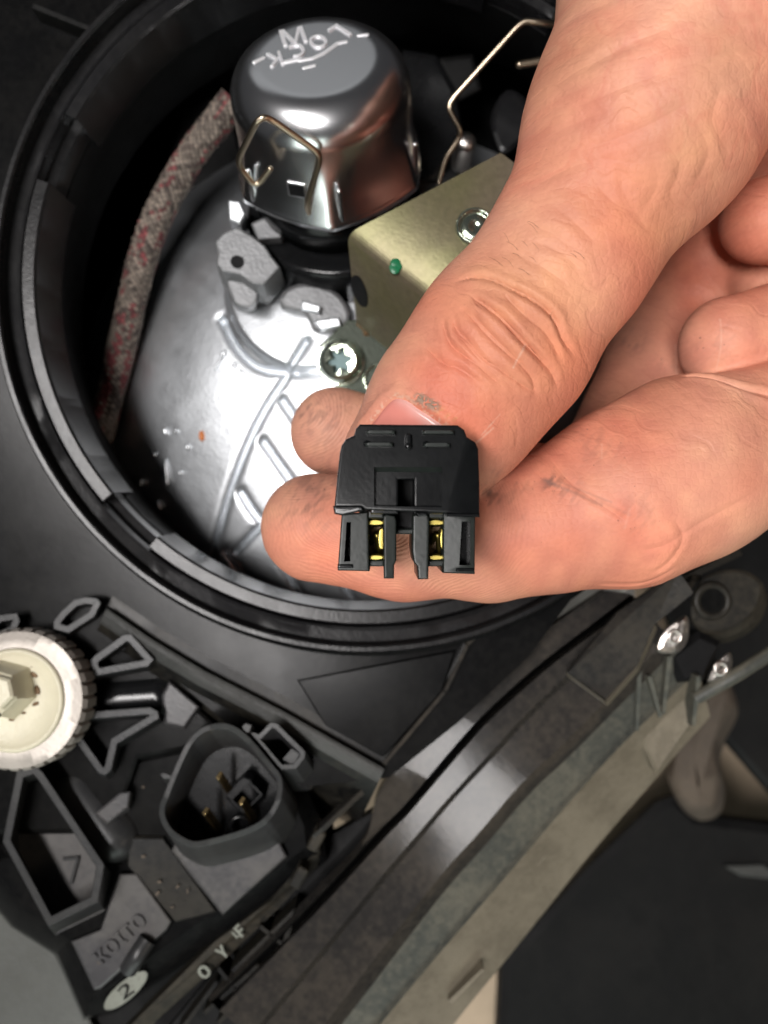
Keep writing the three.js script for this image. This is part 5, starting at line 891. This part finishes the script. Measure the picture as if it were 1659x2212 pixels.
      for (let q = 0; q < sk.length; q++) { const s = sk[q], d0 = hyp(x - s[0], z - s[1]); if (d0 > s[2] * 1.5) continue; const d = d0 / s[2] * (0.7 + 0.8 * noise(x * 5000, z * 5000, 2)); if (d < 1) { const e = s[3] * (1 - d); r += (0.07 - r) * e; gg += (0.045 - gg) * e; b += (0.04 - b) * e; } }
      for (let q = 0; q < sm.length; q++) { const s = sm[q], d2 = ((x - s[0]) ** 2 + (z - s[1]) ** 2) / (s[2] * s[2]); if (d2 > 2.2) continue; const e = s[3] * Math.exp(-d2 * 1.3) * sstep(0.42, 0.8, 0.55 * noise(x * 1900 + z * 1500, z * 700 - x * 500, 41) + 0.5 * fbm(x * 900, z * 900, 43, 2)); r += (0.09 - r) * e; gg += (0.06 - gg) * e; b += (0.052 - b) * e; }
      const cl = cellular(x + 0.0004 * n2, z, 1100);
      let h = 0.5 + 0.07 * (sstep(0, 0.35, cl) - 0.5) + 0.10 * (n2 - 0.5) + 0.06 * (n3 - 0.5);
      for (let q = 0; q < ck.length; q++) { const c = ck[q], t0 = ((x - c[0]) * c[2] + (z - c[1]) * c[3]) * c[4], t = t0 < 0 ? 0 : t0 > 1 ? 1 : t0, d = hyp(x - c[0] - c[2] * t, z - c[1] - c[3] * t) + 0.00025 * (n2 - 0.5); if (d < 0.0006) h = Math.min(h, 0.5 - 0.32 * c[5] * Math.exp(-((d / 0.00016) ** 2))); }
      if (z < -0.008) { const ax = x * 0.78 + z * 0.62, ay = -x * 0.62 + z * 0.78, wv = noise(ax * 220 + 2 * n1, ay * 1100 + 3 * n2, 51); h += 0.16 * (sstep(0.25, 0.6, wv) - 0.5); const c3 = cellular(x + 0.0010 * n1, z, 480); h += 0.05 * (sstep(0, 0.22, c3) - 0.5); }
      let ridge = 0, phase = 0; const onIdx = z > -0.0045 - 0.10 * (x - 0.02);
      if (onIdx && x < 0.026) { phase = hyp((x - tipC.x - 0.004) * 0.75, z - tipC.z + 0.003) + 0.004 * (n1 - 0.5) + 0.0005 * n2; ridge = 0.9 * sstep(0.026, 0.016, x); }
      else if (x < -0.006 && hyp(x - tipM.x, z - tipM.z) < 0.0125) { phase = hyp((x - tipM.x) * 0.8 + 0.004, z - tipM.z + 0.003) + 0.0016 * (n1 - 0.5); ridge = 0.9; }
      if (ridge) { const s = Math.sin(phase / 0.00046 * 2 * Math.PI); h = h * (1 - 0.5 * ridge) + 0.25 * ridge + 0.09 * ridge * s * sstep(0.25, 0.6, n1 * 0.6 + n2 * 0.4); const e = 1 + 0.03 * ridge * s; r *= e; gg *= e; b *= e; }
      for (let q = 0; q < ln.length; q++) { const s = ln[q], dx = s[2] - s[0], dz = s[3] - s[1], t = clamp(((x - s[0]) * dx + (z - s[1]) * dz) / (dx * dx + dz * dz)), d = hyp(x - s[0] - dx * t, z - s[1] - dz * t) + 0.00012 * (n3 - 0.5); if (d < s[4]) { const kk = s[5], e = 0.55 * Math.abs(kk) * (1 - d / s[4]); r += ((kk > 0 ? 0.66 : 0.2) - r) * e; gg += ((kk > 0 ? 0.4 : 0.12) - gg) * e; b += ((kk > 0 ? 0.3 : 0.1) - b) * e; } }
      if (nail) {
        const e0 = inNail(x, z);
        if (e0 > -0.0002 && e0 < 0.0006) { const e = 0.4 * sstep(0.45, 0.7, noise(x * 3500, z * 3500, 6)) * sstep(0.0006, 0.0001, e0); r += (0.70 - r) * e; gg += (0.50 - gg) * e; b += (0.38 - b) * e; h += 0.2 * e; }
        for (const [qx, qz] of gritC) { const d = hyp(x - qx, z - qz) / 0.0009, q = noise(x * 4200, z * 4200, 12); if (d < 1 && q > 0.42) { const e = 0.8 * (1 - d * d); r += (0.24 - r) * e; gg += (0.19 - gg) * e; b += (0.14 - b) * e; h += 0.3 * e * q; } }
        for (const [qx, qz] of cut) { const d = hyp((x - qx) * 0.8, z - qz) / 0.0006; if (d < 1) { const e = 0.6 * (1 - d) * sstep(0.3, 0.6, noise(x * 3000, z * 3000, 13)); r += (0.55 - r) * e; gg += (0.25 - gg) * e; b += (0.12 - b) * e; } }
      }
      col[o] = clamp(toS(r) * 255, 0, 255); col[o + 1] = clamp(toS(gg) * 255, 0, 255); col[o + 2] = clamp(toS(b) * 255, 0, 255); col[o + 3] = 255;
      bmp[o] = bmp[o + 1] = bmp[o + 2] = clamp(h * 255, 0, 255); bmp[o + 3] = 255;
    }
  }
  const mk = (d, srgb) => { const t = new THREE.DataTexture(d, T, T); t.magFilter = THREE.LinearFilter; t.minFilter = THREE.LinearMipmapLinearFilter; t.generateMipmaps = true; if (srgb) t.colorSpace = THREE.SRGBColorSpace; t.needsUpdate = true; return t; };
  const skin = new THREE.MeshPhysicalMaterial({ map: mk(col, true), bumpMap: mk(bmp, false), bumpScale: 0.0003, roughness: 0.52, specularIntensity: 0.4 });
  const hand = obj('person', g, skin, scene, true);
  tag(hand, 'bare hand with grimy fingertips holding a black plug over the opening', 'hand');
  // nail plate set in its bed
  {
    const n = 60, pts = smoothLoop(nailPix, n).map(([u, v]) => [u, Math.min(v, 1035)]), cu = pts.reduce((s, p) => s + p[0], 0) / n, cv = pts.reduce((s, p) => s + p[1], 0) / n, rows = [];
    const lift = (q, k) => { const e = 0.0004, nx = sdf(q.x + e, q.y, q.z) - sdf(q.x - e, q.y, q.z), ny = sdf(q.x, q.y + e, q.z) - sdf(q.x, q.y - e, q.z), nz = sdf(q.x, q.y, q.z + e) - sdf(q.x, q.y, q.z - e), l = Math.hypot(nx, ny, nz); return V(q.x + nx / l * k, q.y + ny / l * k, q.z + nz / l * k); };
    const ps = [], cs = [], ix = [], K = 14; 
    for (let r = 0; r <= K; r++) for (let i = 0; i < n; i++) { const f = r / K, u = cu + (pts[i][0] - cu) * f * 0.99, v = cv + (pts[i][1] - cv) * f * 0.99, q = lift(onHand(u, v), 0.00010 + 0.00016 * Math.sqrt(Math.max(0, 1 - f * f)) - (r === K ? 0.0005 : 0)); ps.push(q.x, q.y, q.z); const side = sstep(-14, 26, (u - 880) * 0.62 - (v - 880) * 0.78 + 6 * noise(u * 0.05, v * 0.05)); const tone = 0.95 + 0.1 * noise(u * 0.12, v * 0.03, 3); cs.push((0.66 + 0.04 * side) * tone, (0.235 + 0.20 * side) * tone, (0.19 + 0.20 * side) * tone); }
    for (let r = 0; r < K; r++) for (let i = 0; i < n; i++) { const j = (i + 1) % n, a = r * n + i, b = r * n + j, c = a + n, d = b + n; ix.push(a, b, d, a, d, c); }
    const ng = new THREE.BufferGeometry(); ng.setAttribute('position', new THREE.Float32BufferAttribute(ps, 3)); ng.setAttribute('color', new THREE.Float32BufferAttribute(cs, 3)); ng.setIndex(ix); ng.computeVertexNormals();
    if (ng.attributes.normal.getY(n * 5) < 0) { for (let i = 0; i < ix.length; i += 3) { const t = ix[i]; ix[i] = ix[i + 1]; ix[i + 1] = t; } ng.setIndex(ix); ng.computeVertexNormals(); }
    obj('thumb_nail', ng, mat({ vertexColors: true, roughness: 0.24 }), hand, true);
  }
  // fine hairs on the thumb
  const hs = []; const hair = (u, v, len, ang, bend) => { const a = onHand(u, v), m = onHand(u + len * 0.5 * Math.cos(ang), v + len * 0.5 * Math.sin(ang)), e = onHand(u + len * Math.cos(ang + bend), v + len * Math.sin(ang + bend)); m.y += 0.0003; e.y += 0.0006; hs.push(new THREE.TubeGeometry(new THREE.CatmullRomCurve3([a, m, e]), 8, 0.000015, 4, false)); };
  for (let i = 0; i < 13; i++) hair(1050 + rnd() * 190, 455 + rnd() * 130, 16 + rnd() * 24, 0.55 + (rnd() - 0.5) * 0.35, 0.12 + rnd() * 0.15);
  const hm = obj('hair', hs, mat({ color: rgb(0.26, 0.13, 0.075), roughness: 0.6 }), hand, true); hm.userData.kind = 'stuff';
}
renderer.render(scene, camera);
